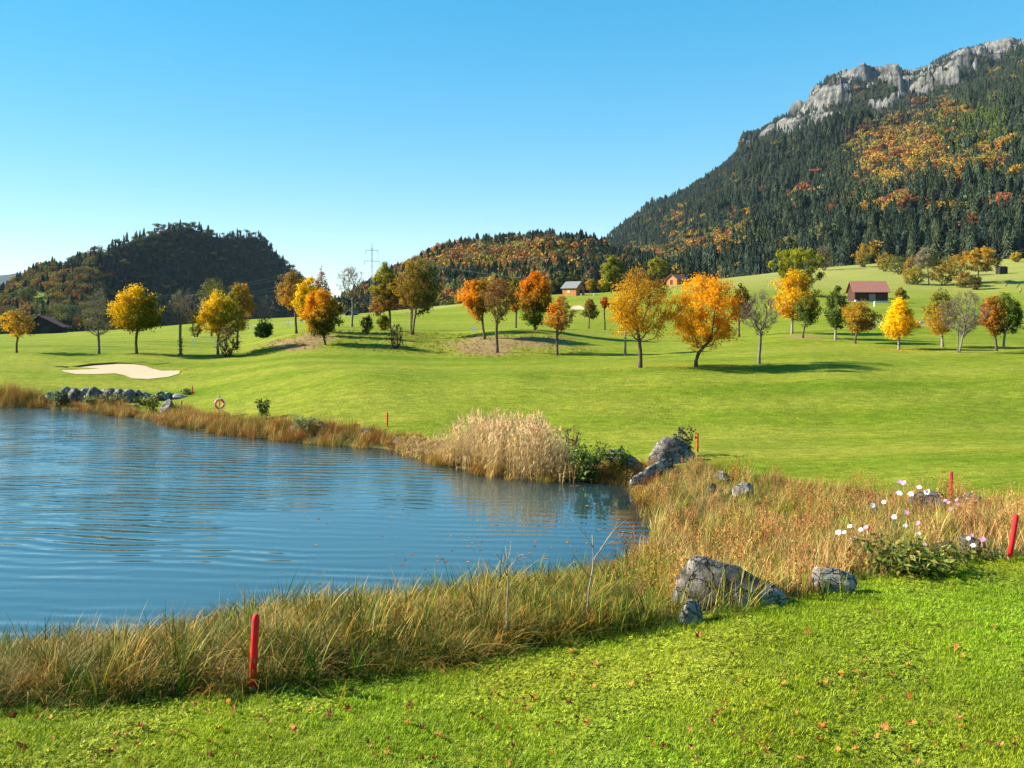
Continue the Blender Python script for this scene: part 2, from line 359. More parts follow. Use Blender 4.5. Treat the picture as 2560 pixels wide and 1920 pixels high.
# keys: c1 main colour, c2 second colour toward direction g (right, up), n leaves, sh crown shape, bark, kind
TREES = [
 dict(u=42, v=884, d=107, t=772, l=10, r=86, b=843, c1=BRN, c2=GOLD, g=(-.8, -.6), n=900, sh='round', nm='autumn_tree', label='small thin brown autumn tree at the left edge before the dark barn'),
 dict(u=247, v=886, d=107, t=714, l=206, r=292, b=838, c1=GRY, c2=OLI, g=(-.3, -1), n=650, sh='ovate', bare=1.5, bark='bark_mid', nm='bare_tree', label='slender nearly bare grey tree between the dark barn and the yellow maple'),
 dict(u=342, v=884, d=106, t=721, l=281, r=403, b=826, c1=(0.6, 0.34, 0.01), c2=(0.07, 0.085, 0.01), g=(.9, -.55), n=5200, sh='ovate', fork=3, nm='autumn_tree', label='dense round tree, yellow top left and green right, above the sand bunker'),
 dict(u=452, v=888, d=106, t=718, l=424, r=490, b=815, c1=BRN, c2=GRY, g=(0, 1), n=420, sh='column', bare=1.5, bark='bark_mid', ivy=1, nm='bare_tree', label='bare brown tree with ivy around the foot of its trunk'),
 dict(u=545, v=887, d=108, t=728, l=502, r=606, b=838, c1=YEL, c2=OLI, g=(.9, -.3), n=4200, sh='ovate', lean=.3, nm='autumn_tree', label='golden yellow tree behind the tall brown bush'),
 dict(u=592, v=866, d=140, t=705, l=562, r=638, b=822, c1=OLI, c2=(0.35, 0.17, 0.03), g=(1, .2), n=2600, sh='ovate', nm='autumn_tree', label='olive and orange tree right behind the golden yellow tree'),
 dict(u=528, v=850, d=165, t=698, l=496, r=572, b=800, c1=OLI, c2=GRY, g=(0, -1), n=1700, sh='round', bare=1, nm='autumn_tree', label='tall grey-olive tree half hidden behind the golden yellow tree'),
 dict(u=655, v=843, d=140, t=738, l=632, r=688, b=806, c1=GRY, c2=GRY, g=(0, 1), n=120, sh='round', bare=1.3, bark='bark_mid', nm='bare_tree', label='bare grey tree above the small dark evergreen bush'),
 dict(u=741, v=834, d=118, t=676, l=690, r=775, b=772, c1=(0.38, 0.19, 0.02), c2=BRN, g=(-.3, 1), n=2600, sh='ovate', bare=.5, nm='autumn_tree', label='golden brown tree with a straight pale trunk, leftmost on the mound'),
 dict(u=785, v=840, d=113, t=694, l=738, r=812, b=806, c1=YEL, c2=(0.12, 0.12, 0.015), g=(.7, -.8), n=2900, sh='ovate', nm='autumn_tree', label='yellow orange tree squeezed between its two neighbours on the left of the mound'),
 dict(u=800, v=822, d=150, t=672, l=772, r=832, b=760, c1=PNK, c2=GRY, g=(0, -1), n=800, sh='cone', bare=.6, nm='autumn_tree', label='thin pinkish tree top behind the orange and green tree'),
 dict(u=813, v=861, d=106, t=728, l=760, r=850, b=838, c1=(0.58, 0.24, 0.01), c2=(0.045, 0.075, 0.012), g=(.6, -.8), n=4600, sh='round', nm='autumn_tree', label='broad low tree, orange on top and dark green below, front left of the mound'),
 dict(u=880, v=817, d=140, t=668, l=844, r=914, b=748, c1=OLI, c2=BRN, g=(0, 1), n=400, sh='round', bare=1.3, bark='bark_mid', nm='bare_tree', label='nearly bare tree standing against the sky left of the pylon'),
 dict(u=975, v=822, d=134, t=658, l=928, r=1000, b=776, c1=(0.2, 0.19, 0.02), c2=(0.2, 0.1, 0.03), g=(.3, -1), n=3200, sh='ovate', nm='autumn_tree', label='yellow-green and brown tree just right of the pylon'),
 dict(u=1030, v=835, d=118, t=640, l=988, r=1098, b=784, c1=(0.06, 0.075, 0.014), c2=(0.27, 0.15, 0.02), g=(-1, .05), n=4200, sh='ovate', stems=3, bare=.5, nm='autumn_tree', label='tall dark olive tree with three pale trunks on the mound'),
 dict(u=1212, v=846, d=112, t=696, l=1152, r=1238, b=800, c1=(0.6, 0.2, 0.01), c2=(0.1, 0.1, 0.02), g=(1, -.1), n=3300, sh='vase', nm='autumn_tree', label='fiery orange tree with a green right side, on the bare soil of the mound'),
 dict(u=1243, v=882, d=103, t=696, l=1205, r=1288, b=812, c1=(0.15, 0.11, 0.03), c2=(0.22, 0.09, 0.03), g=(0, 1), n=1500, sh='vase', bare=.7, nm='autumn_tree', label='sparse brown tree with upswept branches at the foot of the mound'),
 dict(u=1290, v=822, d=145, t=696, l=1262, r=1312, b=780, c1=OLI, c2=(0.36, 0.15, 0.02), g=(0, -1), n=1500, sh='ovate', nm='autumn_tree', label='brown-olive tree behind the sparse upswept tree'),
 dict(u=1337, v=824, d=119, t=674, l=1294, r=1386, b=812, c1=(0.045, 0.085, 0.014), c2=(0.55, 0.17, 0.012), g=(-.15, 1), n=5200, sh='ovate', nm='autumn_tree', label='large tree, flame orange on top and dark green below, on the mound'),
 dict(u=1393, v=888, d=101, t=740, l=1364, r=1434, b=826, c1=(0.6, 0.2, 0.012), c2=(0.2, 0.12, 0.04), g=(1, -.1), n=1500, sh='ovate', bare=.5, nm='autumn_tree', label='slim tree, orange at the left and thin brown at the right, in the mound shadow'),
 dict(u=1472, v=819, d=150, t=745, l=1452, r=1497, b=796, c1=(0.11, 0.12, 0.02), c2=(0.25, 0.12, 0.04), g=(.3, 1), n=900, sh='cone', nm='green_tree', label='small loose green tree on the open slope below the wooden barn'),
 dict(u=1512, v=823, d=150, t=744, l=1502, r=1523, b=770, c1=(0.22, 0.05, 0.025), c2=RED, g=(0, 1), n=420, sh='round', nm='young_tree', label='tiny young tree with a dark red ball crown on a thin stem'),
 dict(u=1563, v=887, d=101, t=760, l=1540, r=1600, b=826, c1=GOLD, c2=GOLD, g=(0, 1), n=900, sh='ovate', bark='bark_pale', nm='autumn_tree', label='white-stemmed tree hidden behind the big golden brown tree'),
 dict(u=1600, v=921, d=77, t=668, l=1518, r=1684, b=850, c1=(0.46, 0.235, 0.012), c2=(0.3, 0.14, 0.02), g=(.6, .4), n=6200, sh='ovate', fork=4, bare=.4, nm='autumn_tree', label='big golden brown tree, left of the pair in the middle of the fairway'),
 dict(u=1740, v=921, d=77, t=689, l=1676, r=1852, b=872, c1=(0.66, 0.3, 0.01), c2=(0.6, 0.2, 0.01), g=(.8, -.2), n=6800, sh='round', fork=3, lean=.8, gap=1, nm='autumn_tree', label='bright orange tree with a crooked leaning trunk beside the big golden brown tree'),
 dict(u=1847, v=844, d=125, t=712, l=1826, r=1880, b=800, c1=DGR, c2=(0.2, 0.08, 0.02), g=(.9, -.4), n=1500, sh='ovate', nm='green_tree', label='dark green tree peeping out behind the bright orange tree'),
 dict(u=1897, v=913, d=80, t=728, l=1850, r=1956, b=842, c1=BRN, c2=PNK, g=(0, 1), n=260, sh='vase', bare=2, fork=4, bark='bark_mid', nm='bare_tree', label='bare tree with a spotted white trunk right of the orange tree'),
 dict(u=1980, v=837, d=120, t=676, l=1932, r=2044, b=800, c1=(0.58, 0.3, 0.012), c2=(0.33, 0.19, 0.02), g=(.9, -.3), n=4600, sh='ovate', bark='bark_pale', nm='autumn_tree', label='tall golden yellow tree in front of the big olive tree'),
 dict(u=1990, v=742, d=235, t=621, l=1922, r=2058, b=716, c1=(0.22, 0.2, 0.015), c2=(0.12, 0.13, 0.015), g=(.4, -1), n=4600, ls=.3, sh='round', nm='green_tree', label='big spreading olive tree on the slope behind the golden yellow tree'),
 dict(u=2007, v=849, d=112, t=738, l=1988, r=2046, b=814, c1=(0.065, 0.1, 0.02), c2=(0.16, 0.13, 0.02), g=(.3, 1), n=1500, sh='round', nm='green_tree', label='small green tree right in front of the tall golden yellow tree'),
 dict(u=2088, v=855, d=110, t=716, l=2062, r=2124, b=820, c1=(0.05, 0.09, 0.014), c2=(0.1, 0.12, 0.03), g=(-.6, .8), n=2300, sh='ovate', bark='bark_pale', nm='green_tree', label='dark green upright tree left of the red-roofed barn'),
 dict(u=2138, v=862, d=105, t=756, l=2110, r=2190, b=830, c1=(0.33, 0.18, 0.02), c2=(0.16, 0.09, 0.03), g=(.9, -.4), n=1900, sh='round', nm='autumn_tree', label='round golden brown tree below the red-roofed barn'),
 dict(u=2247, v=877, d=97, t=746, l=2203, r=2292, b=840, c1=(0.78, 0.46, 0.008), c2=(0.62, 0.3, 0.01), g=(.9, -.3), n=3600, sh='cone', bark='bark_pale', nm='autumn_tree', label='brightest yellow tree with fallen yellow leaves at its foot'),
 dict(u=2252, v=764, d=190, t=718, l=2236, r=2268, b=756, c1=(0.26, 0.17, 0.03), c2=OLI, g=(1, 0), n=700, sh='ovate', nm='autumn_tree', label='small brown-gold tree on the slope above the brightest yellow tree'),
 dict(u=2356, v=871, d=100, t=722, l=2311, r=2392, b=836, c1=(0.38, 0.2, 0.02), c2=(0.13, 0.12, 0.025), g=(.2, 1), n=2000, sh='ovate', bark='bark_pale', nm='autumn_tree', label='straight-stemmed golden tree left of the bare many-stemmed tree'),
 dict(u=2396, v=886, d=92, t=728, l=2352, r=2470, b=842, c1=BRN, c2=(0.26, 0.16, 0.07), g=(0, 1), n=650, sh='vase', bare=2, stems=4, bark='bark_mid', nm='bare_tree', label='bare many-stemmed tree with thick mossy limbs near the right edge'),
 dict(u=2491, v=880, d=95, t=742, l=2450, r=2516, b=838, c1=(0.09, 0.1, 0.018), c2=(0.4, 0.14, 0.02), g=(-1, .3), n=2200, sh='round', nm='autumn_tree', label='tree with an orange left side near the right edge'),
 dict(u=2509, v=873, d=99, t=736, l=2478, r=2552, b=834, c1=(0.035, 0.07, 0.012), c2=(0.09, 0.12, 0.02), g=(-.3, 1), n=3300, sh='round', bark='bark_pale', nm='green_tree', label='dense dark green tree, rightmost of the fairway trees'),
 dict(u=1528, v=735, d=290, t=642, l=1500, r=1562, b=705, c1=(0.19, 0.18, 0.02), c2=(0.11, 0.12, 0.02), g=(1, -.4), n=3000, ls=.32, sh='ovate', nm='green_tree', label='tall olive tree beside the wooden barn on the slope'),
 dict(u=1645, v=722, d=300, t=648, l=1620, r=1670, b=690, c1=(0.21, 0.18, 0.025), c2=OLI, g=(1, -.4), n=2200, ls=.32, sh='round', nm='green_tree', label='olive tree top between the big golden tree and the chalet'),
 dict(u=1509, v=733, d=285, t=698, l=1493, r=1524, b=728, c1=(0.45, 0.28, 0.02), c2=YGR, g=(1, 0), n=900, ls=.28, sh='round', nm='autumn_tree', label='small yellow tree at the foot of the tall olive tree'),
 dict(u=1477, v=733, d=285, t=698, l=1465, r=1489, b=727, c1=(0.42, 0.2, 0.02), c2=OLI, g=(1, 0), n=700, ls=.28, sh='round', nm='autumn_tree', label='small orange tree right beside the wooden barn'),
 dict(u=2445, v=708, d=280, t=622, l=2400, r=2498, b=678, c1=(0.38, 0.19, 0.025), c2=(0.16, 0.12, 0.03), g=(.5, -.8), n=3000, ls=.3, sh='round', nm='autumn_tree', label='broad orange-gold tree beside the small dark shed on the right slope'),
 dict(u=2322, v=712, d=285, t=622, l=2288, r=2348, b=672, c1=(0.17, 0.17, 0.08), c2=(0.2, 0.16, 0.12), g=(-1, .3), n=2000, ls=.28, sh='round', bare=.5, nm='green_tree', label='tall grey-green willow among the golden bushes on the right slope'),
]
# bushes: base (u, v), depth, top v, left u, right u, colours, leaves, twigginess, label
BUSHES = [
 dict(u=568, v=892, d=104, t=818, l=538, r=598, c1=(0.16, 0.115, 0.06), c2=(0.1, 0.1, 0.03), n=1300, bare=2, label='tall brown twiggy bush in front of the golden yellow tree'),
 dict(u=490, v=842, d=150, t=774, l=470, r=510, c1=(0.07, 0.075, 0.03), c2=OLI, n=1300, bare=1, label='dark grey-green bush by the white gate'),
 dict(u=660, v=845, d=128, t=808, l=638, r=682, c1=(0.02, 0.045, 0.015), c2=DGR, n=1300, bare=0, label='small dark evergreen bush left of the mound'),
 dict(u=918, v=833, d=118, t=788, l=903, r=934, c1=(0.04, 0.05, 0.018), c2=(0.1, 0.1, 0.05), n=800, bare=1, label='dark upright shrub on the mound below the pylon'),
 dict(u=958, v=824, d=122, t=789, l=944, r=974, c1=(0.11, 0.13, 0.02), c2=(0.36, 0.24, 0.02), n=800, bare=0, label='yellow-green shrub left of the three-stemmed tree'),
 dict(u=989, v=870, d=104, t=806, l=972, r=1010, c1=(0.1, 0.085, 0.04), c2=BRN, n=160, bare=3, label='bare thin twiggy shrub on the front of the mound'),
 dict(u=945, v=790, d=190, t=742, l=930, r=966, c1=(0.36, 0.15, 0.02), c2=(0.26, 0.12, 0.03), n=700, bare=0, label='rusty orange shrub behind the tree right of the pylon'),
 dict(u=2212, v=678, d=345, t=634, l=2186, r=2240, c1=(0.3, 0.18, 0.03), c2=OLI, n=900, bare=.5, ls=.3, label='olive-gold bush, leftmost of the hedge on the right slope'),
 dict(u=2248, v=686, d=330, t=640, l=2226, r=2272, c1=(0.11, 0.12, 0.03), c2=OLI, n=800, bare=.5, ls=.3, label='green bush second in the hedge on the right slope'),
 dict(u=2281, v=690, d=320, t=640, l=2258, r=2306, c1=(0.27, 0.15, 0.04), c2=GRY, n=800, bare=.5, ls=.3, label='brown-gold bush left of the grey-green willow'),
 dict(u=2284, v=712, d=285, t=674, l=2256, r=2314, c1=(0.3, 0.2, 0.03), c2=GRN, n=900, bare=.3, ls=.28, label='golden bush below the grey-green willow'),
 dict(u=2358, v=714, d=282, t=650, l=2330, r=2388, c1=(0.32, 0.18, 0.03), c2=(0.08, 0.1, 0.02), n=1400, bare=.3, ls=.28, label='gold and green bush right of the grey-green willow'),
 dict(u=2388, v=690, d=320, t=636, l=2362, r=2416, c1=(0.3, 0.18, 0.04), c2=OLI, n=1000, bare=.5, ls=.3, label='gold bush behind and left of the broad orange-gold tree'),
 dict(u=2412, v=719, d=275, t=682, l=2384, r=2436, c1=(0.26, 0.15, 0.04), c2=(0.08, 0.09, 0.02), n=900, bare=.3, ls=.28, label='low brown bush in front of the broad orange-gold tree'),
 dict(u=2438, v=725, d=268, t=690, l=2424, r=2454, c1=(0.05, 0.06, 0.02), c2=BRN, n=500, bare=.3, ls=.28, label='dark low bush, lowest of the bushes on the right slope'),
 dict(u=2540, v=655, d=372, t=630, l=2526, r=2554, c1=(0.4, 0.26, 0.02), c2=OLI, n=400, bare=0, ls=.32, label='small yellow bush at the top right meadow corner'),
 dict(u=2060, v=676, d=366, t=616, l=2036, r=2086, c1=(0.2, 0.14, 0.1), c2=OLI, n=900, bare=1, ls=.32, label='grey-pink bush under the dark spruces at the meadow top'),
 dict(u=2158, v=668, d=372, t=612, l=2134, r=2184, c1=(0.36, 0.2, 0.03), c2=OLI, n=1300, bare=.3, ls=.32, label='orange-gold bush tree at the meadow top above the barn'),
]

# ------------------------------------------------------------------ terrain
def DM(d): return float(np.interp(d, [0, 38, 77, 107, 140, 195, 205, 1e5], [0, 38, 50, 70, 98, 180, 205, 1e5]))
for q in TREES + BUSHES: q['d'] = DM(q['d'])
CTRL = []
for u in (-900, 300, 1280, 2200, 3300):
    for d in (2.5, 5, 7.5): CTRL.append((u, d, 0.0))
CTRL += [(-200, 9, -.1), (630, 9, -.1), (1280, 10, -.1), (1800, 10.5, 0), (2150, 11.2, 0), (2520, 11.8, .05), (3200, 12, .1),
         (1700, 13, -.7), (2000, 15, -.55), (2377, 18.7, -.55), (2800, 18, -.3), (2100, 20, -.85), (1743, 28.3, -1.05), (2000, 24, -1.0), (2300, 28, -.95), (2800, 28, -.8)]
def cv(u, v, d): CTRL.append((u, d, CZ - (v - V0) / F * d))
for u in (900, 1300, 1700, 2100, 2560, 3100):
    for v, d in ((1031, 39), (990, 41.5), (955, 44.5), (929, 48)): cv(u, v, d)
for u in (-500, 0, 250, 450):
    for v, d in ((975, 52.5), (945, 56), (915, 62), (892, 68)): cv(u, v, d)
for v, d in ((1031, 41), (985, 45.5), (945, 50.5), (915, 56)): cv(680, v, d)
for u, v, d in ((900, 900, 60), (1100, 900, 62), (1800, 895, 58), (2100, 890, 58), (2300, 895, 57)): cv(u, v, d)
seen = []
for q in TREES + BUSHES:
    if all(abs(q['u'] - a) > 12 or abs(q['d'] - b) > 8 for a, b in seen): cv(q['u'], q['v'], q['d']); seen.append((q['u'], q['d']))
for q in [(620, 888, 105), (690, 870, 108), (1100, 850, 116), (1110, 880, 104), (1020, 893, 97), (1250, 895, 98), (1100, 805, 170), (1000, 782, 230), (1128, 762, 300),
          (1410, 739, 250), (1690, 717, 300), (880, 789, 240), (2170, 755, 210), (2150, 792, 160), (2150, 815, 140), (2480, 818, 140), (2560, 762, 220),
          (1920, 692, 330), (2050, 685, 350), (2500, 660, 370), (2800, 650, 370), (2800, 760, 220), (3200, 640, 370), (2800, 860, 105), (0, 838, 300), (300, 824, 300), (600, 800, 290),
          (0, 858, 180), (300, 850, 180), (600, 838, 180), (-600, 845, 300), (-600, 862, 180)]: cv(q[0], q[1], DM(q[2]))
CTRL += [(-500, 500, -5), (0, 500, -5), (300, 500, -3), (600, 500, -1), (900, 500, 1), (1128, 500, 9), (1500, 500, 16), (1900, 500, 28), (2200, 500, 36), (2800, 500, 42)]
CTRL += [(-500, 1000, -8), (300, 1000, -8), (900, 1000, -4), (1500, 1000, 12), (2200, 1000, 30), (2800, 1000, 36)]
CTRL += [(-500, 3500, -10), (900, 3500, -10), (2000, 3500, -10), (2800, 3500, -10)]
CT = np.array(CTRL)
_cx, _cy = (CT[:, 0] - U0) / F * CT[:, 1], CT[:, 1]
def _pol(x, y):
    th = np.arctan2(x, y); r = np.hypot(x, y)
    return np.clip(th, -0.8, 0.8) * 2.2, np.log(np.maximum(r, 2.0))
_ca, _cb = _pol(_cx, _cy)
def _tps(r2): return 0.5 * r2 * np.log(r2 + 1e-9)
_n = len(CT)
_K = _tps((_ca[:, None] - _ca[None]) ** 2 + (_cb[:, None] - _cb[None]) ** 2) + np.eye(_n) * 0.0006
_Pm = np.c_[np.ones(_n), _ca, _cb]
_A = np.block([[_K, _Pm], [_Pm.T, np.zeros((3, 3))]])
_sol = np.linalg.solve(_A, np.r_[CT[:, 2], 0, 0, 0])
def base_h(x, y):
    x = np.asarray(x, float); y = np.asarray(y, float); sh = x.shape
    a, b = _pol(x.ravel(), y.ravel()); out = np.zeros(len(a))
    for i in range(0, len(a), 20000):
        aa, bb = a[i:i + 20000], b[i:i + 20000]
        k = _tps((aa[:, None] - _ca[None]) ** 2 + (bb[:, None] - _cb[None]) ** 2)
        out[i:i + 20000] = k @ _sol[:_n] + _sol[_n] + _sol[_n + 1] * aa + _sol[_n + 2] * bb
    th = np.abs(np.arctan2(x.ravel(), y.ravel()))
    w = smooth(1.0, 2.2, th); out = out * (1 - w)
    return out.reshape(sh)
def GH(x, y):
    """ground height"""
    x = np.asarray(x, float); y = np.asarray(y, float)
    z = base_h(x, y)
    r = np.hypot(x, y)
    z = z + fbm(x * 0.25, y * 0.25, 3, 3) * 0.05 * smooth(4, 12, r) + fbm(x * 0.04, y * 0.04, 9, 3) * 0.22 * smooth(25, 60, r)
    near = (np.abs(x + 20) < 60) & (y > 0) & (y < 75)
    if near.any():
        xs, ys = x[near], y[near]
        ins = inpoly(xs, ys, POND); dist = polydist(xs, ys, POND)
        dist = dist + fbm(xs * 0.7, ys * 0.7, 5, 2) * 0.25 * (~ins)
        dist = np.maximum(dist, 0)
        bank = WZ + 0.06 + np.where(ys < 21, 0.33, 0.45) * dist
        zz = z[near]; k = 0.25
        hh = np.clip(0.5 + 0.5 * (zz - bank) / k, 0, 1)
        mn = zz * (1 - hh) + bank * hh - k * hh * (1 - hh)
        mn = np.where(dist > 9, zz, mn)
        z = z.copy(); z[near] = np.where(ins, WZ - 0.03 - np.minimum(1.3, 0.4 * dist), np.maximum(mn, WZ + 0.02))
    return z
def gz(x, y): return float(GH(np.array([x]), np.array([y]))[0])
_ds = np.geomspace(3, 420, 1400)
def hit(u, v):
    """where the sight line through photo pixel (u, v) meets the ground"""
    x = (u - U0) / F * _ds; z = CZ - (v - V0) / F * _ds
    g = GH(x, _ds); k = np.argmax(z <= g)
    if not (z <= g).any(): k = len(_ds) - 1
    d = _ds[k]; return np.array([x[k], d, g[k]])
def proj(x, y, z): return U0 + F * x / y, V0 - F * (z - CZ) / y

# ---- ground sheet
th_in = np.linspace(-0.66, 0.66, 330); th_out = np.linspace(0.66, 2 * math.pi - 0.66, 60)[1:-1]
th = np.concatenate([th_in, th_out]); nr = 340
rr = np.concatenate([[0.3, 0.8, 1.4], np.geomspace(2, 6000, nr - 3)])
TH, RR = np.meshgrid(th, rr); X, Y = RR * np.sin(TH), RR * np.cos(TH)
Z = GH(X.ravel(), Y.ravel()).reshape(X.shape)
Ug = U0 + F * X / np.maximum(Y, 0.1)
Vg = V0 - F * (Z - CZ) / np.maximum(Y, 0.1)
fx, fy = X.ravel(), Y.ravel()
soil = np.zeros(len(fx)); dry = np.zeros(len(fx)); bnk = np.zeros(len(fx))
uv = np.c_[Ug.ravel(), Vg.ravel()]; front = (fy > 4)
def blob(c, w, h, arr, amt=1.0, dmin=50, dmax=150):
    q = ((uv[:, 0] - c[0]) / w) ** 2 + ((uv[:, 1] - c[1]) / h) ** 2
    k = np.where(front & (fy > dmin) & (fy < dmax), np.exp(-q * 1.2) * amt, 0); np.maximum(arr, k, out=arr)
blob((740, 862), 90, 20, soil, 1.0); blob((790, 845), 60, 14, soil, 1.0); blob((1215, 865), 85, 28, soil, 1.2); blob((1130, 862), 60, 16, soil, .6); blob((960, 868), 70, 14, soil, .45)
blob((1330, 855), 130, 18, soil, 1.0); blob((1050, 838), 40, 5, soil, .5); blob((2010, 842), 90, 9, soil, .6); blob((900, 850), 60, 10, soil, .4); blob((620, 884), 40, 8, soil, .4)
blob((2300, 808), 170, 9, soil, .7, 80, 150); blob((2150, 1088), 120, 14, soil, .28, 28, 45)
dry[:] = np.where(front, smooth(225, 300, fy) * smooth(1500, 1900, uv[:, 0]), 0)
blob((1100, 765), 80, 12, dry, 1.0, 230, 420)
pd = polydist(fx, fy, POND); ins = inpoly(fx, fy, POND)
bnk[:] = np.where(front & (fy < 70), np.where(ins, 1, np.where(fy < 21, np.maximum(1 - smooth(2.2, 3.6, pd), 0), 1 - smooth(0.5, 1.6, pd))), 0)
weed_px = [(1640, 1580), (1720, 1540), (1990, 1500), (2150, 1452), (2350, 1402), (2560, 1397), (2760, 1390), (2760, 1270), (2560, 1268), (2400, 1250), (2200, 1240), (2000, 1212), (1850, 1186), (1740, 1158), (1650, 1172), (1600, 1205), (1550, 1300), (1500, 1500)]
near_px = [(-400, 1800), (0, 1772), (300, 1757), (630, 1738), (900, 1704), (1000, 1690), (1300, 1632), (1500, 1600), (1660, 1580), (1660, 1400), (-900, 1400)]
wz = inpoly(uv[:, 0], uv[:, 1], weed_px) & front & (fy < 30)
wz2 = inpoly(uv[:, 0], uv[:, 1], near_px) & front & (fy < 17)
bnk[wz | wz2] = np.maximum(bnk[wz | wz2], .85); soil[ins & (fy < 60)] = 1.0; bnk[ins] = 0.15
nt, nrr = len(th), len(rr)
ii, jj = np.meshgrid(np.arange(nrr - 1), np.arange(nt), indexing='ij'); jn = (jj + 1) % nt
quads = np.stack([ii * nt + jj, (ii + 1) * nt + jj, (ii + 1) * nt + jn, ii * nt + jn], -1).reshape(-1, 4)[:, ::-1]
gme = mk_mesh('ground', np.c_[fx, fy, Z.ravel()], [quads, np.array([[k for k in range(nt)]])], M['ground'], smooth_sh=True,
              attrs={'gm': np.c_[np.clip(soil, 0, 1), np.clip(dry, 0, 1), np.clip(bnk, 0, 1), np.ones(len(fx))]})
tag(link('ground', gme), 'mown grass of the golf course with a low mound and far meadows', kind='structure')

# ---- water sheet (pond polygon grown by a metre; the banks stand above it)
gx_, gy_ = np.meshgrid(np.arange(-57, 6.01, .42), np.arange(9.6, 54, .42)); wx, wy = gx_.ravel(), gy_.ravel()
wi, wd_ = inpoly(wx, wy, POND), polydist(wx, wy, POND); shal = np.where(wi, np.exp(-wd_ / np.interp(wx, [-12, -2, 2], [.5, .9, 1.8])), 1.0)
ny_, nx2 = gx_.shape; a_, b_ = np.meshgrid(np.arange(ny_ - 1), np.arange(nx2 - 1), indexing='ij'); wq = np.stack([a_ * nx2 + b_, a_ * nx2 + b_ + 1, (a_ + 1) * nx2 + b_ + 1, (a_ + 1) * nx2 + b_], -1).reshape(-1, 4)
wq = wq[(wi | (wd_ < .7))[wq].any(1)]
wme = mk_mesh('water', np.c_[wx, wy, np.full(len(wx), WZ)], wq, M['water'], smooth_sh=True, attrs={'shal': shal})
tag(link('water', wme), 'rippled blue pond reflecting sky and trees', kind='structure')

# ------------------------------------------------------------------ hills and mountain
def ip(tab, u): a = np.array(tab, float); return np.interp(u, a[:, 0], a[:, 1])
def ridge_h(u, d, crest, D, B, p, lower, fall=0.5):
    vc = ip(crest, u) + lower; Dm, Bm = ip(D, u), ip(B, u)
    hc = CZ - (vc - V0) / F * Dm
    t = np.clip((d - Bm) / (Dm - Bm), 0, 1)
    g = base_h((u - U0) / F * d, d) - 4
    z = g + (hc - g) * t ** p
    return np.where(d > Dm, hc - (d - Dm) * fall, z), t
LH_crest = [(-500, 745), (-200, 738), (0, 728), (30, 708), (48, 692), (116, 661), (150, 656), (185, 647), (220, 632), (260, 613), (283, 600), (330, 584), (405, 557), (463, 548), (492, 555), (541, 572), (579, 575), (622, 569), (640, 573), (669, 589), (683, 613), (707, 635), (727, 655), (755, 678), (775, 715), (800, 790), (830, 830)]
LH_D = [(-500, 800), (0, 860), (200, 900), (300, 1000), (463, 1150), (640, 1330), (760, 1420), (830, 1450)]
LH_B = [(-500, 420), (0, 450), (200, 560), (300, 800), (463, 1000), (640, 1190), (760, 1290), (830, 1330)]
MR_crest = [(820, 800), (850, 765), (890, 745), (930, 716), (970, 690), (1010, 668), (1040, 650), (1074, 632), (1109, 617), (1132, 606), (1242, 602), (1294, 601), (1340, 591), (1380, 590), (1398, 602), (1453, 596), (1479, 606), (1508, 618), (1554, 640), (1620, 660), (1720, 700), (1800, 760)]
MR_D = [(820, 760), (1060, 860), (1400, 880), (1800, 800)]
MR_B = [(820, 470), (1060, 440), (1400, 400), (1560, 420), (1800, 420)]
BK_crest = [(1200, 800), (1400, 700), (1520, 611), (1678, 498), (1759, 451), (1805, 417), (1840, 382), (1857, 338), (1898, 327), (1967, 289), (2008, 278), (2037, 237), (2077, 206), (2164, 179), (2228, 171), (2268, 174), (2314, 160), (2338, 145), (2395, 121), (2430, 112), (2470, 100), (2488, 106), (2520, 92), (2560, 98), (2750, 60), (3000, 30), (3300, 60)]
BK_D = [(1200, 2300), (1520, 2250), (1850, 2300), (2200, 2400), (2560, 2500), (3300, 2600)]
BK_B = [(1200, 1500), (1500, 1000), (1700, 620), (1900, 480), (2200, 420), (2560, 400), (3300, 390)]
FS_crest = [(1500, 760), (1620, 660), (1717, 590), (1789, 542), (1905, 480), (1963, 436), (2098, 373), (2175, 344), (2271, 287), (2329, 248), (2392, 219), (2464, 185), (2512, 147), (2560, 116), (2750, 70), (3000, 40), (3300, 70)]
FS_D = [(1500, 900), (1717, 1150), (2098, 1450), (2330, 1600), (2560, 1750), (3300, 1900)]
FS_B = BK_B
ROCK_PX = [(1790, 440), (1838, 380), (1857, 330), (1898, 320), (2000, 275), (2070, 200), (2100, 190), (2230, 165), (2330, 150), (2430, 100), (2600, 80), (2600, 150), (2500, 150), (2430, 190), (2380, 225), (2330, 205), (2310, 260), (2270, 280), (2235, 320), (2140, 350), (2090, 355), (2060, 330), (2010, 312), (1950, 345), (1880, 378)]
ROCK2 = [(1800, 425), (1835, 400), (1815, 440)], [(1520, 615), (1545, 600), (1535, 620)], [(2540, 180), (2562, 170), (2562, 215)], [(2090, 370), (2140, 340), (2130, 380)], [(1700, 490), (1730, 470), (1720, 490)]
def rock_patch(x, z): return (fbm(x / 60 + z / 150, z / 38, 67, 4) > -.06)
